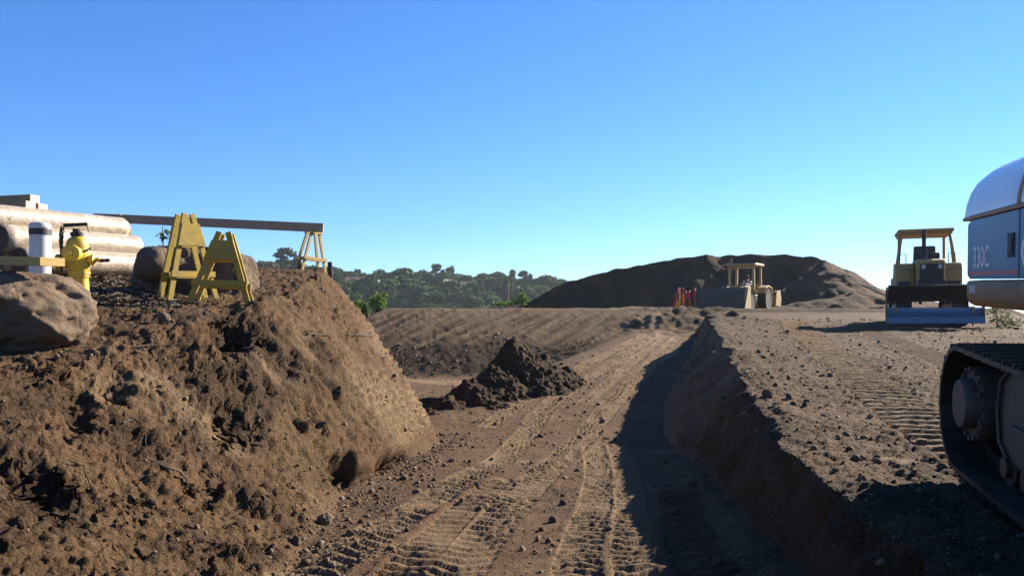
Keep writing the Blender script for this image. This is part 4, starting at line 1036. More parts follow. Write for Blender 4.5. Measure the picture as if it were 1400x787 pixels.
# trestles: doubled A-frames with split heads
def trestle(name, label, H, spread, mat, gap=.10, lw=.085, g0=.62, g1=.88, group=None):
    o = thing(name, label, 'trestle', group=group)
    ta = spread / 2
    for dy, nm in ((-gap / 2, 'front'), (gap / 2 + .06, 'back')):
        lean = 0 if dy < 0 else .10
        for s in (-1, 1):
            a = Vector((s * ta, dy + lean, 0)); b = Vector((s * .062, dy, H))
            lg = MB(); lg.bar(a, b, lw, .036, (0, 1, 0)); 
            lg.build('leg', mat, o, bevel=.005)
        def half(z): return ta + (.062 - ta) * z / H
        y_ = dy - .037 if dy < 0 else dy + .037
        z0, z1 = H * g0, H * g1
        MB().prism([(-half(z0) - .05, z0), (half(z0) + .05, z0), (half(z1) + .045, z1), (-half(z1) - .045, z1)], y_ - .017, y_ + .017, 'y').build('gusset', mat, o, bevel=.004)
        z0 = H * .26; cb = MB().b2((-half(z0) - .06, y_ - .017, z0), (half(z0) + .06, y_ + .017, z0 + lw * 1.05)).build('crossbar', mat, o, bevel=.004)
    return o
tr = trestle('trestle', 'nearer low yellow wooden trestle with split head, standing on the bank', 1.10, .86, M['yellow_wood'], group='yellow trestles on the bank')
p = at(300, 421, 11.5); tr.location = (p.x, p.y, gz(p.x, p.y) - .02); tr.rotation_euler = (R(-7), R(2), R(4))
tr2 = trestle('trestle', 'taller yellow wooden trestle half hidden behind the nearer one', 1.30, .80, M['yellow_wood'], group='yellow trestles on the bank')
p = at(262, 418, 11.95); tr2.location = (p.x, p.y, gz(p.x, p.y) - .02); tr2.rotation_euler = (R(-3), R(-2), R(57))
# the long rail on far trestles
q0, q1 = at(128, 297.5, 18.6), at(442, 311.5, 17.9)
rail = MB(); rail.bar(q0, q1, .04, .205, (0, 0, 1)); rail = rail.build('barrier_rail', M['brown_wood'], bevel=.006)
tag(rail, 'long brown rail plank spanning the sky across the bank top', 'rail')
H2 = 1.12
t3 = trestle('trestle', 'slim tan trestle carrying the right end of the long rail', H2, .74, M['tan_wood'], .06, .07, .80, .90)
p = at(427, 370, 17.95); t3.location = (p.x, p.y + .05, at(427, 306, 17.95).z - H2); t3.rotation_euler = (0, R(3), R(58))
t4 = copy_tree(t3); p = at(165, 372, 18.5); t4.location = (p.x, p.y, at(165, 293, 18.5).z - H2); t4['label'] = 'tan trestle under the left end of the long rail, behind the rolls'
for px, py, d, h_, lab in ((409, 352, 20.5, 1.1, 'dark weathered post left of the slim tan trestle'), (451, 358, 21, 1.5, 'dark weathered post right of the slim tan trestle')):
    p = at(px, py, d); g_ = min(gz(p.x, p.y), p.z - .3)
    o = MB().tube([(0, 0, g_ - .3 - p.z), (.01, 0, -.4), (0, 0, 0)], [.075, .07, .062], 9).build('fence_post', M['post_wood'], bevel=.01); o.location = p; tag(o, lab, 'post')

# loose stones, roots
def stone(px, py, size, mat, label, sd):
    p, n = seen(px, py)
    if p is None: return
    o = boulder('stone', (size, size * .8, size * .65), mat, [((0, 0, 1), .7), ((.7, -.6, .3), .6), ((-.8, -.3, .2), .65)], sd, .25, 4)
    o.location = p + n * size * .25; o.rotation_euler = (sd, sd * 2, sd * 3); tag(o, label, 'stone')
stone(226, 438, .09, M['rock_tan'], 'rounded tan stone on the bank just below the yellow trestles', 1.1)
stone(281, 430, .05, M['rock_tan'], 'small pale stone under the nearer yellow trestle', 2.2)
stone(552, 655, .07, M['rock_tan'], 'pale stone at the foot of the pitted bank', 3.3)
stone(441, 714, .10, M['rock_tan'], 'flat pale stone on the scree below the bank', 4.4)
stone(405, 742, .07, M['rock_brown'], 'brown stone lowest on the scree', 5.5)
stone(1050, 541, .09, M['rock_brown'], 'dark clod on the right bank edge above the cut', 6.6)
stone(1078, 545, .07, M['rock_brown'], 'dark clod just right of the larger clod on the right bank', 7.7)
stone(823, 578, .09, M['rock_brown'], 'lone dark clod lying on the pale ramp', 8.8)
stone(770, 690, .06, M['rock_brown'], 'small clod between the wheel tracks of the floor', 9.9)
stone(756, 713, .06, M['rock_brown'], 'second small clod between the wheel tracks, nearer the viewer', 10.3)
stone(920, 700, .07, M['rock_brown'], 'clod by the shadow edge on the rough track', 12.3)
stone(980, 770, .05, M['rock_brown'], 'clod at the shadow edge, nearest the viewer', 13.3)
RT = wood('dry_root', (.16, .11, .07), (.25, .19, .12), .5); RT2 = wood('dark_root', (.05, .035, .028), (.1, .07, .05), .4)
def root(pts, r, mat, label):
    P = []
    for px, py in pts:
        p, n = seen(px, py)
        if p is not None: P.append(p + n * (r * 2.5))
    if len(P) < 2: return
    Q_ = []
    for a, b in zip(P[:-1], P[1:]):
        for k in range(4): Q_.append(a.lerp(b, k / 4) + Vector([random.uniform(-1, 1) * r * .7 for _ in range(3)]))
    Q_.append(P[-1])
    o = MB().tube(Q_, [r * (1 - .6 * i / len(Q_)) for i in range(len(Q_))], 6).build('root', mat, smooth=True); tag(o, label, 'root')
root([(205, 628), (232, 642), (252, 655), (258, 675), (254, 694)], .016, RT, 'thick pale root bent down the middle of the bank')
root([(75, 645), (90, 630), (112, 640), (125, 665), (133, 690)], .009, RT2, 'thin arched dark root on the lower left bank')
root([(165, 578), (182, 575), (196, 590), (200, 612)], .009, RT2, 'thin dark root hooked over above the pale root')
root([(178, 475), (210, 472), (240, 470), (275, 461)], .010, RT2, 'long dark root lying across the bank under the trestles')
root([(90, 482), (125, 484)], .008, RT, 'straight straw-coloured twig below the broad boulder')
root([(266, 494), (265, 508)], .007, RT, 'short pale twig upright in the bank face')
root([(186, 480), (203, 486)], .009, RT, 'short pale stick below the dark root')
root([(440, 395), (447, 400)], .012, RT, 'pale root stub on the crest of the bank')
root([(420, 458), (440, 458), (455, 462)], .012, RT2, 'dark stick jutting from the right shoulder of the bank')
root([(475, 458), (512, 461)], .012, RT2, 'dark twig poking out above the pale trimmed nose')

# loose crumbs and pebbles; wood chips
def scatter(name, cand, mat, sizes, kind, label, flat=False, seed=3):
    rg = np.random.default_rng(seed)
    n = len(cand)
    ico = bmesh.new(); bmesh.ops.create_icosphere(ico, subdivisions=1, radius=1)
    bv = np.array([v.co[:] for v in ico.verts]); bf = np.array([[v.index for v in f.verts] for f in ico.faces]); ico.free()
    nv = len(bv)
    if flat:
        bv = np.array([(-1, -.3, 0), (1, -.35, .1), (.9, .3, .0), (-.9, .35, .15), (-.9, -.2, -.12), (.8, -.3, -.08), (.9, .25, -.1), (-1, .3, -.02)], float)
        bf = np.array([(0, 1, 2), (0, 2, 3), (4, 6, 5), (4, 7, 6), (0, 4, 5), (0, 5, 1), (2, 6, 7), (2, 7, 3)]); nv = 8
    jit = rg.uniform(.5, 1.45, (n, nv, 1))
    ang = rg.uniform(0, 2 * PI, (n, 3)); cs, sn = np.cos(ang), np.sin(ang)
    asp = rg.uniform(.6, 1.2, (n, 1, 3)) if not flat else np.ones((n, 1, 3))
    P = bv[None] * asp * jit * sizes[:, None, None]
    if flat: sn[:, 0] *= .35; cs[:, 0] = np.sqrt(1 - sn[:, 0] ** 2)
    y, z = P[..., 1].copy(), P[..., 2].copy(); P[..., 1] = cs[:, :1] * y - sn[:, :1] * z; P[..., 2] = sn[:, :1] * y + cs[:, :1] * z
    x, y = P[..., 0].copy(), P[..., 1].copy(); P[..., 0] = cs[:, 2:] * x - sn[:, 2:] * y; P[..., 1] = sn[:, 2:] * x + cs[:, 2:] * y
    P += cand[:, None, :]; 
    Fc = (bf[None] + (np.arange(n) * nv)[:, None, None]).reshape(-1, 3)
    o = link_mesh(name, np_mesh(name, P.reshape(-1, 3), Fc, True), mat); return tag(o, label, kind, kind='stuff')
rg = np.random.default_rng(11)
wt = (bank * (W['tb'] < 1.6) * .45 + mesa * .35 + flat * (.2 + .8 * sst(.0, .4, fbm(X, Y, None, 1.0, 2, 201))) + .25 * face) * loose * (Y < 30) * (np.abs(X) < .70 * Y + .6)
scree = np.exp(-((X - c_toe(Y) - .1) / .45) ** 2) * (Y < 17)
wt = wt + 2.2 * scree * (Y < 16) + 5 * lowe * emb
wt *= (GX[:, 1:2] - GX[:, 0:1]).repeat(NC, 1).ravel() * np.gradient(yy).repeat(NC) * (1 / (1 + (Y / 9) ** 2)) * 1.0
ids = rg.choice(len(X), 32000, p=wt / wt.sum(), replace=False)
sz = np.clip(.0036 * rg.pareto(1.8, len(ids)) + .005, 0, .034) * (1 + Y[ids] / 26) * (1 - .35 * (bank[ids] > .5))
t = NT('earth_crumbs'); g_ = t.n('ShaderNodeNewGeometry'); c = t.mix(g_.outputs['Random Per Island'], (.065, .043, .027), (.165, .115, .072)); c = t.mix(t.ramp(g_.outputs['Random Per Island'], .93, .96), c, (.17, .135, .10)); t.l(c, t.p.inputs['Base Color']); t.p.inputs['Roughness'].default_value = .95; t.p.inputs['Specular IOR Level'].default_value = .1
t.l(t.bump(t.noise(60, 4, .7), .7, .01), t.p.inputs['Normal'])
scatter('pebbles', Vf[ids], t.m, sz, 'pebbles', 'loose crumbs of earth and small stones scattered over the cut')
ids = rg.choice(np.nonzero((np.abs((X / Y * F + 700) - 170) < 75) & (Y > 10.6) & (Y < 15.5))[0], 5200, replace=False)
t = NT('bark_chips'); g_ = t.n('ShaderNodeNewGeometry'); c = t.mix(g_.outputs['Random Per Island'], (.04, .026, .017), (.20, .15, .10)); c = t.mix(t.ramp(g_.outputs['Random Per Island'], .86, .9), c, (.34, .28, .2)); t.l(c, t.p.inputs['Base Color']); t.p.inputs['Roughness'].default_value = .9
scatter('wood_chips', Vf[ids] + np.array([0, 0, .015]), t.m, rg.uniform(.015, .05, len(ids)), 'chips', 'brown and pale wood chips strewn before the straw rolls', True, 5)
# ================================================================== MOUNDS
def mound(name, x0, x1, y0, y1, nx, ny, hfun, sfun, mat, label, amp=1.0, kind=None):
    gx_, gy_ = np.meshgrid(np.linspace(x0, x1, nx), np.linspace(y0, y1, ny)); x, y = gx_.ravel(), gy_.ravel()
    z = hfun(x, y); V = np.stack([x, y, z], 1).reshape(ny, nx, 3)
    du = np.gradient(V, axis=1); dv = np.gradient(V, axis=0); N = np.cross(du, dv); N /= np.linalg.norm(N, axis=-1, keepdims=True); N = N.reshape(-1, 3)
    d, col = sfun(x, y, z)
    V = V.reshape(-1, 3) + N * d[:, None]
    me = np_mesh(name, V, grid_quads(ny, nx)); ca = me.color_attributes.new('soil', 'FLOAT_COLOR', 'POINT')
    ca.data.foreach_set('color', np.clip(np.concatenate([col, np.ones((len(x), 1))], 1), 0, 1).astype(np.float32).ravel())
    o = link_mesh(name, me, mat, smooth=True); tag(o, label, 'mound', kind=kind); return o
c_top = curve([(-3, .2), (1.2, 1.25), (2.6, 2.0), (4.4, 3.0), (6.5, 3.55), (9.5, 4.15), (12, 4.55), (14.2, 4.98), (17.8, 5.25), (21.3, 5.25), (24.3, 5.05), (26.7, 4.0), (29.9, 2.1), (32.5, .3), (36, -1.5)], .5)
def big_h(x, y):
    top = c_top(x) + .04 * vnoise(x / 2.2, x * 0 + 4, None, 301) + .05 * vnoise(x / .8, x * 0 + 4, None, 302)
    top = top 
    yr = 64 + .8 * np.sin(x * .4)
    front = top - .95 * np.clip(yr - y - .6 * vnoise(x / 3, y / 6, None, 303), 0, 30)
    lobe = 4.7 - .62 * np.hypot((x - 24.6) * .95, (y - 62.2) * .85) 
    h = np.maximum(np.where(y < yr, front, top - .5 * np.clip(y - yr - 4, 0, 30)), lobe)
    apr = 1.95 - .27 * np.hypot((x - 25.0) * .62, (y - 55.5) * 1.3) + .10 * vnoise(x / 1.3, y / 1.3, None, 304)
    return np.maximum(np.maximum(h, apr), -.6)
def big_s(x, y, z):
    run = vnoise(x / .9, (y + z) / 4, None, 305)
    d = .12 * run + .14 * fbm(x, y, z, 1.6, 4, 306)
    lit = sst(21, 24.5, x)  # sunlit right flank, its brightness painted into the soil tone
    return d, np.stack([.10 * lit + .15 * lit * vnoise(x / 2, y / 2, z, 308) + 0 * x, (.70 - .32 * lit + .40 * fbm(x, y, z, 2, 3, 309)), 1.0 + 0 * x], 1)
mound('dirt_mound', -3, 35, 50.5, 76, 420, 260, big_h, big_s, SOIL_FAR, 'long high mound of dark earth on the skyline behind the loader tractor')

def pile_h(x, y):
    n = .06 * vnoise(x / .55, y / .55, None, 311) + .09 * vnoise(x / 1.2, y / 1.2, None, 318)
    h = np.full_like(x, -9.)
    for cx, cy, top, sl in ((.06, 22, -.50, 1.25), (.35, 22.2, -.78, .85), (-.45, 21.2, -1.12, .85), (-1.0, 20.3, -1.52, .75), (-1.5, 19.3, -1.95, .6), (-.5, 19.5, -2.0, .6),
                            (-2.1, 20.3, -2.0, .55), (.95, 22.8, -1.15, .75), (1.6, 23.5, -1.5, .6), (.6, 21.3, -1.62, .7), (-1.9, 18.6, -2.2, .6)):
        h = np.maximum(h, top - sl * np.hypot(x - cx, y - cy) + n * min(1, (abs(top) - .3)))
    return h
def pile_s(x, y, z):
    d = .08 * fbm(x, y, z, .6, 3, 312) + (.05 * worley(x, y, .38, 313, .7) + .06 * worley(x, y, .19, 314, .8) + .05 * fbm(x, y, z, .22, 2, 317)) + .045 * worley(x, y, .08, 315, .8)
    return d, np.stack([0 * x, .72 + .25 * fbm(x, y, z, .8, 2, 316), .05 + 0 * x], 1)
mound('dirt_pile', -3.8, 4.2, 17.4, 26.4, 340, 380, pile_h, pile_s, SOIL, 'small peaked pile of dark crumbly earth beside the ramp')

# ================================================================== STAKES WITH RIBBONS
ST = wood('stake_lath', (.6, .45, .27), (.45, .33, .2), .4)
def cloth(name, col):
    t = NT(name); t.l(t.mix(t.ramp(t.noise(20, 3, .6), .3, .7), scl(col, .7), scl(col, 1.15)), t.p.inputs['Base Color']); t.p.inputs['Roughness'].default_value = .5; return t.m
RIB = {'red': cloth('red_ribbon', (.62, .02, .03)), 'pink': cloth('pink_ribbon', (.75, .06, .12)), 'yellow': cloth('yellow_ribbon', (.72, .46, .03)), 'orange': cloth('orange_ribbon', (.75, .14, .02))}
def stake(px, d, h_, lean, ribs, label):
    b = at(px, 424, d); b.z = gz(b.x, b.y)
    o = thing('survey_stake', label, 'stake', b, (0, R(lean), R(15)), 'flagged survey stakes by the loader')
    MB().prism([(-.02, -.2), (.02, -.2), (.02, h_ - .03), (0, h_), (-.02, h_ - .03)], -.012, .012, 'y').build('lath', ST, o)
    for i, (c, z0, L, off) in enumerate(ribs):
        V = []; Fc = []; n = 12; w_ = .065
        for k in range(n + 1):
            u_ = k / n; zz_ = h_ * z0 - L * u_
            xo = off * (u_ ** .7) + .02 * math.sin(7 * u_ + i * 2); yo = -.02 - .03 * math.sin(5 * u_ + i) * u_
            tw = .8 * math.sin(4 * u_ + i * 1.7)
            for s in (-1, 1): V.append((xo + s * w_ * math.cos(tw), yo + s * w_ * math.sin(tw) * .6, zz_))
        for k in range(n): Fc.append((2 * k, 2 * k + 1, 2 * k + 3, 2 * k + 2))
        rb = MB().add(V, Fc).build('ribbon', RIB[c], o); md = rb.modifiers.new('cloth', 'SOLIDIFY'); md.thickness = .004
        kn = MB().torus((0, 0, h_ * z0), .035, .018, 10, 6).build('knot', RIB[c], rb)
stake(925, 43, 1.15, 5, [('red', .82, .85, -.24), ('pink', .9, .6, -.14), ('yellow', .35, .33, -.10)], 'leftmost flagged stake, its red ribbon blown out to the left')
stake(929.5, 43.4, 1.12, -2, [('yellow', .8, .95, .0), ('pink', .96, .3, .03)], 'stake with a long yellow ribbon next to the leftmost one')
stake(933, 43.0, 1.18, 2, [('red', .95, .6, -.05), ('orange', .7, .5, -.06), ('yellow', .7, .7, .08)], 'middle stake with red, orange and yellow ribbons')
stake(938.5, 42.8, 1.02, -3, [('red', .9, .85, -.06), ('pink', .95, .4, .04)], 'stake with bright red ribbons right of the middle one')
stake(942.5, 43.3, 1.0, 0, [('red', .85, .8, .02), ('pink', .93, .35, -.03), ('orange', .4, .3, .03)], 'stake with crowded red ribbons, second nearest the bucket')
stake(950.5, 43.6, 1.2, -1, [('pink', .85, .55, .0), ('red', .93, .4, -.05)], 'lone stake with a short red ribbon beside the loader bucket')
p = at(948, 424.2, 42.4); o = MB().b2((-.7, -.05, 0), (.7, .05, .05)).build('lath', ST, bevel=.004); o.location = (p.x, p.y, gz(p.x, p.y) + .03); o.rotation_euler = (0, 0, R(6)); tag(o, 'pale wooden lath lying at the foot of the flagged stakes', 'lath')
p = at(1198, 404, 53); o = MB().b2((-1.1, -.12, 0), (1.1, .12, .08)).build('plank', ST, bevel=.004); o.location = (p.x, p.y, p.z + .25); o.rotation_euler = (0, R(24), R(-4)); tag(o, 'pale plank lying on the right flank of the big mound', 'plank')

# ================================================================== TREES AND SHRUBS
BARK = wood('bark', (.085, .065, .05), (.12, .1, .08), .4)
LF = {'oak': leaf_mat('dark_oak_leaves', (.040, .080, .022)), 'olive': leaf_mat('grey_green_leaves', (.075, .125, .036)), 'gum': leaf_mat('gum_leaves', (.055, .078, .034)),
      'bright': leaf_mat('bright_green_leaves', (.12, .21, .025), .35, .35), 'shrub': leaf_mat('shrub_leaves', (.075, .115, .032))}
def leaf_cloud(lobes, n, size, seed, fill=.55):
    rg = np.random.default_rng(seed); wts = np.array([l[1][0] * l[1][1] + l[1][2] * l[1][0] for l in lobes]); wts = wts / wts.sum()
    V = []
    for (c, r), k in zip(lobes, rg.multinomial(n, wts)):
        d = rg.normal(size=(k, 3)); d /= np.linalg.norm(d, axis=1, keepdims=True)
        rad = rg.uniform(fill ** 3, 1, (k, 1)) ** (1 / 3)
        lump = 1 + .22 * np.sin(d[:, :1] * 5 + seed) * np.cos(d[:, 1:2] * 4 + c[0]) + .1 * rg.normal(size=(k, 1))
        p = np.array(c) + d * rad * np.array(r) * lump
        a = rg.normal(size=(k, 3)); a /= np.linalg.norm(a, axis=1, keepdims=True); b = np.cross(a, rg.normal(size=(k, 3))); b /= np.linalg.norm(b, axis=1, keepdims=True)
        s = size * rg.uniform(.6, 1.35, (k, 1))
        V.append(np.stack([p - a * s, p + b * s * .55, p + a * s, p - b * s * .55], 1))
    V = np.concatenate(V); n = len(V)
    return V.reshape(-1, 3), np.arange(n * 4).reshape(n, 4)
def limb_tree(H, trunk_r, lobes, seed, split=.35):
    rd = random.Random(seed); mb = MB(); base = Vector((0, 0, -1.0)); fork = Vector((rd.uniform(-.3, .3), rd.uniform(-.3, .3), H * split))
    mb.tube([base, (fork + base) / 2 + Vector((.08, .05, 0)), fork], [trunk_r * 1.25, trunk_r, trunk_r * .8], 8)
    for c, r in lobes:
        c = Vector(c) - Vector((0, 0, r[2] * .3)); m = fork.lerp(c, .5) + Vector((rd.uniform(-.3, .3), rd.uniform(-.3, .3), rd.uniform(0, .4)))
        mb.tube([fork, m, c], [trunk_r * .55, trunk_r * .35, trunk_r * .14], 6)
    return mb
KIND = {}
def proto_tree(kind, label, H, lobes, n, size, mat, tr=.3, split=.35, seed=1, fill=.55):
    o = thing('tree', label, 'tree')
    V, Q = leaf_cloud(lobes, n, size, seed, fill); link_mesh('crown', np_mesh('crown', V, Q), mat, o)
    limb_tree(H, tr, lobes, seed, split).build('trunk', BARK, o, smooth=True)
    KIND.setdefault(kind, []).append(o)
def rl(seed, n, H, spread, r):
    rd = random.Random(seed); L = [((0, 0, H * .72), (r * 1.1, r * 1.1, r * .9))]
    for i in range(n):
        a = 2 * PI * i / n + rd.uniform(-.4, .4); q = spread * rd.uniform(.6, 1)
        L.append(((q * math.cos(a), q * math.sin(a), H * rd.uniform(.42, .82)), (r * rd.uniform(.6, 1), r * rd.uniform(.6, 1), r * rd.uniform(.5, .8))))
    return L
for s in (1, 2, 3): proto_tree('oak', 'dark round oak on the far wooded hill', 7.5, rl(s, 6, 7.5, 2.6, 2.0), 1300, .62, LF['oak'], .35, .28, s)
for s in (4, 5): proto_tree('olive', 'grey green bushy tree on the far wooded hill', 6.0, rl(s, 6, 6, 2.2, 1.8), 1100, .58, LF['olive'], .25, .22, s)
for s in (6, 7): proto_tree('gum', 'tall open gum tree with cloud-like crown rising over the far hill', 13, [((0, 0, 11.6), (2.3, 2.2, 1.2)), ((-2.2, .4, 10), (1.7, 1.5, .9)), ((2.1, -.5, 10.6), (1.6, 1.5, .9)), ((.6, 1.2, 9.0), (1.5, 1.5, .8)), ((-1.1, -1, 8.0), (1.1, 1.2, .6)), ((1.6, .4, 7.6), (1.0, 1.2, .6))], 1300, .50, LF['gum'], .30, .42, s, .35)
for s in (8, 9): proto_tree('slim', 'slim upright tree with feathery crown on the far hill', 9, [((0, 0, 7.6), (.9, .9, 1.5)), ((.3, 0, 5.6), (1.2, 1.2, 1.5)), ((-.3, .2, 3.8), (1.4, 1.3, 1.3))], 900, .5, LF['gum'], .2, .4, s, .45)
used = set()
LABEL = {'oak': ('dark round oak on the crest of the far hill', 'dark round oak on the lower slope of the far hill'), 'olive': ('grey green bushy tree on the crest of the far hill', 'grey green bushy tree on the lower slope of the far hill'),
         'gum': ('tall open gum tree rising above the far hill crest', 'tall gum tree lower on the far hill slope'), 'slim': ('slim feathery tree on the crest of the far hill', 'slim feathery tree lower on the far hill slope')}
def put_tree(kind, x, y, s, label=None, low=False):
    ps = KIND[kind]; o = random.choice(ps)
    if o.name in used: o = copy_tree(o)
    else: used.add(o.name)
    o.location = (x, y, hz(x, y) - .2); o.scale = (s * random.uniform(.9, 1.15), s * random.uniform(.9, 1.15), s * random.uniform(.85, 1.1)); o.rotation_euler = (0, 0, random.uniform(0, 6.28))
    o['label'] = label or LABEL[kind][1 if low else 0]; o['group'] = ('trees on the lower slope of the far hill' if low else 'trees along the crest of the far hill')
    return o
def px_x(px, d): return (px - 700) / F * d
for px in np.arange(352, 800, 4.4):                     # crest
    d = random.uniform(372, 410); put_tree(random.choices(['oak', 'olive', 'slim', 'gum'], [7, 3, 1.0, .06])[0], px_x(px + random.uniform(-3, 3), d), d, random.uniform(.95, 1.4))
for px in np.arange(452, 800, 5.6):                     # slopes
    for d0 in (285, 312, 340):
        d = d0 + random.uniform(-14, 14)
        if random.random() < .13: continue
        put_tree(random.choices(['oak', 'olive', 'slim'], [5, 5, .6])[0], px_x(px + random.uniform(-3, 3), d), d, random.uniform(1.0, 1.55), low=True)
for px, d, s, lab in ((390, 375, 1.35, 'gum tree with a flat cloud crown left of the slim tan trestle'), (690, 372, .78, 'gum tree leaning left above the crest near the big mound'), (716, 380, .9, 'broad double-headed gum tree left of the big mound'), (773, 380, .6, 'small lone gum tree at the left foot of the mound skyline'), (747, 385, .85, 'slim tree poking up just left of the big mound'), (533, 385, .62, 'gum tree in the middle of the crest of the far hill')):
    o = put_tree('slim' if 'slim tree' in lab else 'gum', px_x(px, d), d, s, lab)
KINDS_LEFT = [o for ps in KIND.values() for o in ps if o.name not in used]
for o in KINDS_LEFT:
    for c in list(o.children): bpy.data.objects.remove(c)
    bpy.data.objects.remove(o)
# undergrowth between the trees
rg = np.random.default_rng(21); k = 9000
kx = rg.uniform(-.34, .10, k); dd = rg.uniform(215, 400, k); x = kx * dd; zz = np.array([hz(a, b) for a, b in zip(x, dd)])
P = np.stack([x, dd, zz], 1); keep = fbm(P[:, 0], P[:, 1], None, 22, 2, 330) > -.25; P = P[keep]; n = len(P)
L = []; 
for j in range(5):
    c = P + rg.normal(size=(n, 3)) * np.array([1.4, 1.4, .5]) + np.array([0, 0, .8]); a = rg.normal(size=(n, 3)); a /= np.linalg.norm(a, axis=1, keepdims=True); b = np.cross(a, rg.normal(size=(n, 3))); b /= np.linalg.norm(b, axis=1, keepdims=True)
    s = rg.uniform(.4, .9, (n, 1)); L.append(np.stack([c - a * s, c + b * s * .6, c + a * s, c - b * s * .6], 1))
V = np.concatenate(L).reshape(-1, 3); o = link_mesh('shrubbery', np_mesh('shrubbery', V, np.arange(len(V)).reshape(-1, 4)), LF['shrub'])
tag(o, 'low green scrub covering the far hill between its trees', 'scrub', kind='stuff')

# houses among the trees
WALL = paint('pale_house_wall', (.70, .66, .60), .8, dust=0, var=.06, scale=.5, bump=0); ROOF = paint('brown_roof', (.22, .12, .08), .8, dust=0, scale=.5, bump=0); WIN = paint('window_glass', (.03, .04, .05), .1, dust=0, bump=0)
WALL2 = paint('brown_house_wall', (.32, .17, .11), .8, dust=0, var=.06, scale=.5, bump=0)
def house(px, d, w_, h_, wall, roof, label, rz=0, up=0.6):
    x = px_x(px, d); o = thing('house', label, 'house', (x, d, hz(x, d) + up), (0, 0, R(rz)))
    MB().b2((-w_ / 2, -3, -2), (w_ / 2, 3, h_)).build('wall', wall, o)
    MB().prism([(-3.5, h_), (3.5, h_), (0, h_ + 1.5)], -w_ / 2 - .4, w_ / 2 + .4).build('roof', roof, o)
    n = max(2, int(w_ / 2.6))
    for i in range(n):
        xx = -w_ / 2 + w_ * (i + .5) / n; MB().b2((xx - .5, -3.06, .8), (xx + .5, -2.98, 2.1)).build('window', WIN, o)
house(511, 352, 4.5, 3.0, WALL, WALL, 'small white house on the grassy shelf of the far hill', 10, 3.0)
house(562, 362, 12, 2.2, WALL2, ROOF, 'long low brown house right of the small white one', -4, 2.2)
house(615, 366, 5, 2.2, WALL, WALL, 'white building shining between trees in the middle of the far hill', 6, 3.4)
house(486, 366, 8, 2.2, WALL2, ROOF, 'low brown-roofed house nearest the bank on the far hill', 3, 2.4)
house(640, 368, 6, 2.4, WALL, ROOF, 'white house with a brown roof right of the shining building', -8, 2.6)

# near shrubs
def bush(name, px, py, d, lobes, n, size, mat, label, stems, gz_):
    p = at(px, py, d); p.z = gz_ if gz_ is not None else gz(p.x, p.y)
    o = thing(name, label, 'shrub', p); V, Q = leaf_cloud(lobes, n, size, hash(label) % 1000 if False else int(px), .3)
    link_mesh('foliage', np_mesh('foliage', V, Q), mat, o)
    for s_ in stems: MB().tube(s_[0], s_[1], 7).build('stem', BARK, o, smooth=True)
    return o
g0 = at(505, 470, 48).z
bush('bush', 505, 440, 48, [((-.65, 0, 2.25), (.50, .5, .42)), ((.48, 0, 2.5), (.55, .55, .55)), ((.75, 0, 2.0), (.3, .3, .3)), ((-.3, .2, 1.9), (.3, .3, .25)), ((.9, 0, 3.0), (.16, .2, .22))], 1500, .085, leaf_mat('fresh_green_leaves', (.12, .17, .03), .4, .35),
     'fresh green bush with a forked dark trunk left of the cut slope', [([(.1, 0, -.6), (.05, 0, .8), (-.0, 0, 1.5)], [.14, .12, .09]), ([(0, 0, 1.4), (-.2, 0, 2.0), (-.4, 0, 2.6)], [.09, .06, .03]), ([(.05, 0, 1.2), (.5, 0, 1.8), (.6, 0, 2.4)], [.08, .05, .03]), ([(.0, 0, 1.4), (-.5, .1, 1.9), (-.7, 0, 2.2)], [.06, .04, .02])], g0)
bush('bush', 712, 416, 56, [((.15, 0, .50), (.42, .4, .42)), ((-.35, 0, .25), (.3, .3, .22)), ((-.9, .1, .15), (.35, .3, .18)), ((-1.6, .1, .12), (.4, .3, .14))], 900, .08, LF['bright'], 'bright green bush at the left foot of the big mound', [([(.1, 0, -.3), (.15, 0, .4)], [.04, .02])], at(712, 416, 56).z - .1)
bush('shrub', 1364, 443, 23.8, [((0, 0, .35), (.28, .3, .3)), ((.3, 0, .2), (.25, .25, .2)), ((-.1, 0, .62), (.14, .2, .2)), ((.55, .0, .15), (.2, .2, .14))], 480, .045, leaf_mat('pale_dry_leaves', (.16, .17, .085), .4, .3), 'wiry pale shrub on the bank edge between bulldozer and excavator', [([(0, 0, -.2), (-.05, 0, .4), (-.1, 0, .85)], [.015, .01, .005]), ([(0, 0, -.1), (.25, 0, .3), (.4, 0, .5)], [.012, .008, .004]), ([(.05, 0, -.1), (.4, 0, .2), (.75, 0, .28)], [.012, .008, .004])], None)
bush('shrub', 222, 325, 14.2, [((0, 0, .12), (.10, .1, .07)), ((.12, 0, .20), (.09, .1, .05))], 60, .035, LF['shrub'], 'small dark sprig above the shaded boulder', [([(0, 0, -.9), (.02, 0, -.2), (0, 0, .3)], [.02, .015, .006])], at(222, 332, 14.2).z)
p = at(695, 416, 57); o = MB().tube([(0, 0, -.4), (.01, 0, .6), (0, 0, 1.55)], [.045, .04, .035], 8).build('marker_post', ST); o.location = p; tag(o, 'thin pale post standing before the wooded hill left of the bright bush', 'post')

# ================================================================== AIR
HAZE = True
if HAZE:
    mb = MB(); mb.b2((-7600, -7600, -60), (7600, 7600, 58)); t = bpy.data.materials.new('thin_haze'); t.use_nodes = True; nt = t.node_tree; nt.nodes.clear()
    ou = nt.nodes.new('ShaderNodeOutputMaterial'); vo = nt.nodes.new('ShaderNodeVolumePrincipled'); vo.inputs['Density'].default_value = .00013; vo.inputs['Color'].default_value = (.80, .90, 1, 1); vo.inputs['Anisotropy'].default_value = .35
    nt.links.new(vo.outputs[0], ou.inputs['Volume']); hzb = mb.build('haze', t); tag(hzb, 'thin blue haze in the air over the valley', 'haze', kind='stuff')
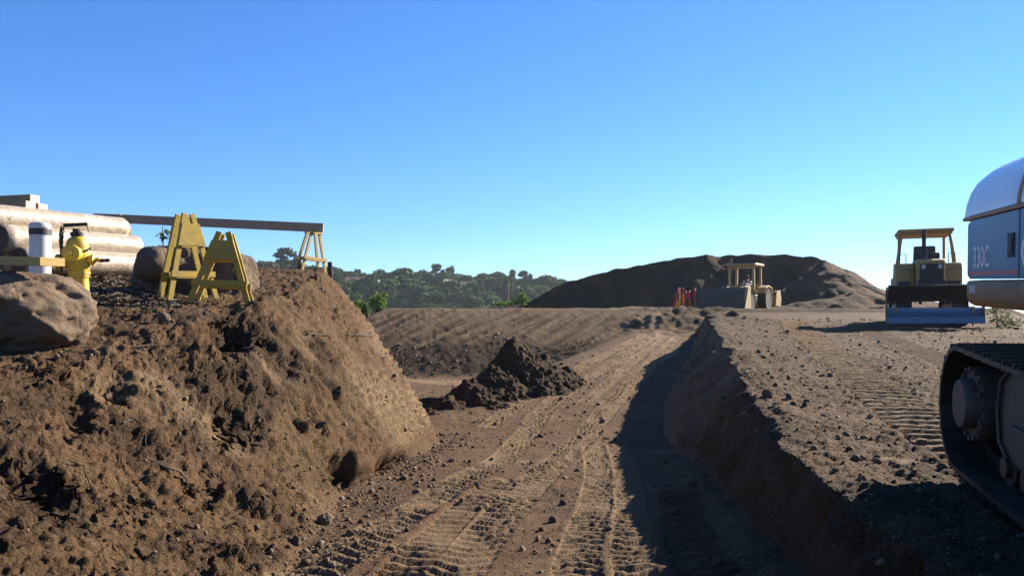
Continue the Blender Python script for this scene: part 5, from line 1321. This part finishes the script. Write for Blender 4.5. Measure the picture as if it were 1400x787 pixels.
# ================================================================== LIGHT AND CAMERA
SUN_A, SUN_E = 41.0, 26.0     # azimuth from +X towards +Y, elevation
w = bpy.data.worlds.new('World'); scene.world = w; w.use_nodes = True
nt = w.node_tree; nt.nodes.clear()
sky = nt.nodes.new('ShaderNodeTexSky'); sky.sky_type = 'NISHITA'; sky.sun_disc = False
sky.sun_elevation = R(SUN_E); sky.sun_rotation = R(90 - SUN_A); sky.altitude = 60; sky.air_density = 1.0; sky.dust_density = 0.0; sky.ozone_density = 6.0
bg = nt.nodes.new('ShaderNodeBackground'); bg.inputs[1].default_value = .066
out = nt.nodes.new('ShaderNodeOutputWorld')
hs = nt.nodes.new('ShaderNodeMix'); hs.data_type = 'RGBA'; hs.blend_type = 'MULTIPLY'; hs.inputs[0].default_value = 1; hs.inputs[7].default_value = (.64, .765, .97, 1)
nt.links.new(sky.outputs[0], hs.inputs[6]); hv = nt.nodes.new('ShaderNodeHueSaturation'); hv.inputs['Saturation'].default_value = 1.06
nt.links.new(hs.outputs[2], hv.inputs['Color']); nt.links.new(hv.outputs[0], bg.inputs[0]); nt.links.new(bg.outputs[0], out.inputs[0])
sd = bpy.data.lights.new('sun', 'SUN'); sd.energy = 5.0; sd.angle = R(.53); sd.color = (1.0, .90, .75)
so = bpy.data.objects.new('sun', sd); COL.objects.link(so)
sv = Vector((math.cos(R(SUN_E)) * math.cos(R(SUN_A)), math.cos(R(SUN_E)) * math.sin(R(SUN_A)), math.sin(R(SUN_E))))
so.rotation_euler = sv.to_track_quat('Z', 'Y').to_euler(); so.location = sv * 80

cd = bpy.data.cameras.new('camera'); cam = bpy.data.objects.new('camera', cd); COL.objects.link(cam)
cam.location = (0, 0, 0); cam.rotation_euler = (R(90), 0, 0)
cd.sensor_width = 36; cd.lens = 36 * F / 1400; cd.shift_y = (HOR - 393.5) / 1400
cd.clip_start = .05; cd.clip_end = 20000
scene.camera = cam
vs = scene.view_settings
vs.view_transform = 'Standard'; vs.look = 'None'; vs.exposure = 1.68; vs.gamma = 1; vs.use_curve_mapping = False
scene.cycles.max_bounces = 6; scene.cycles.use_denoising = True
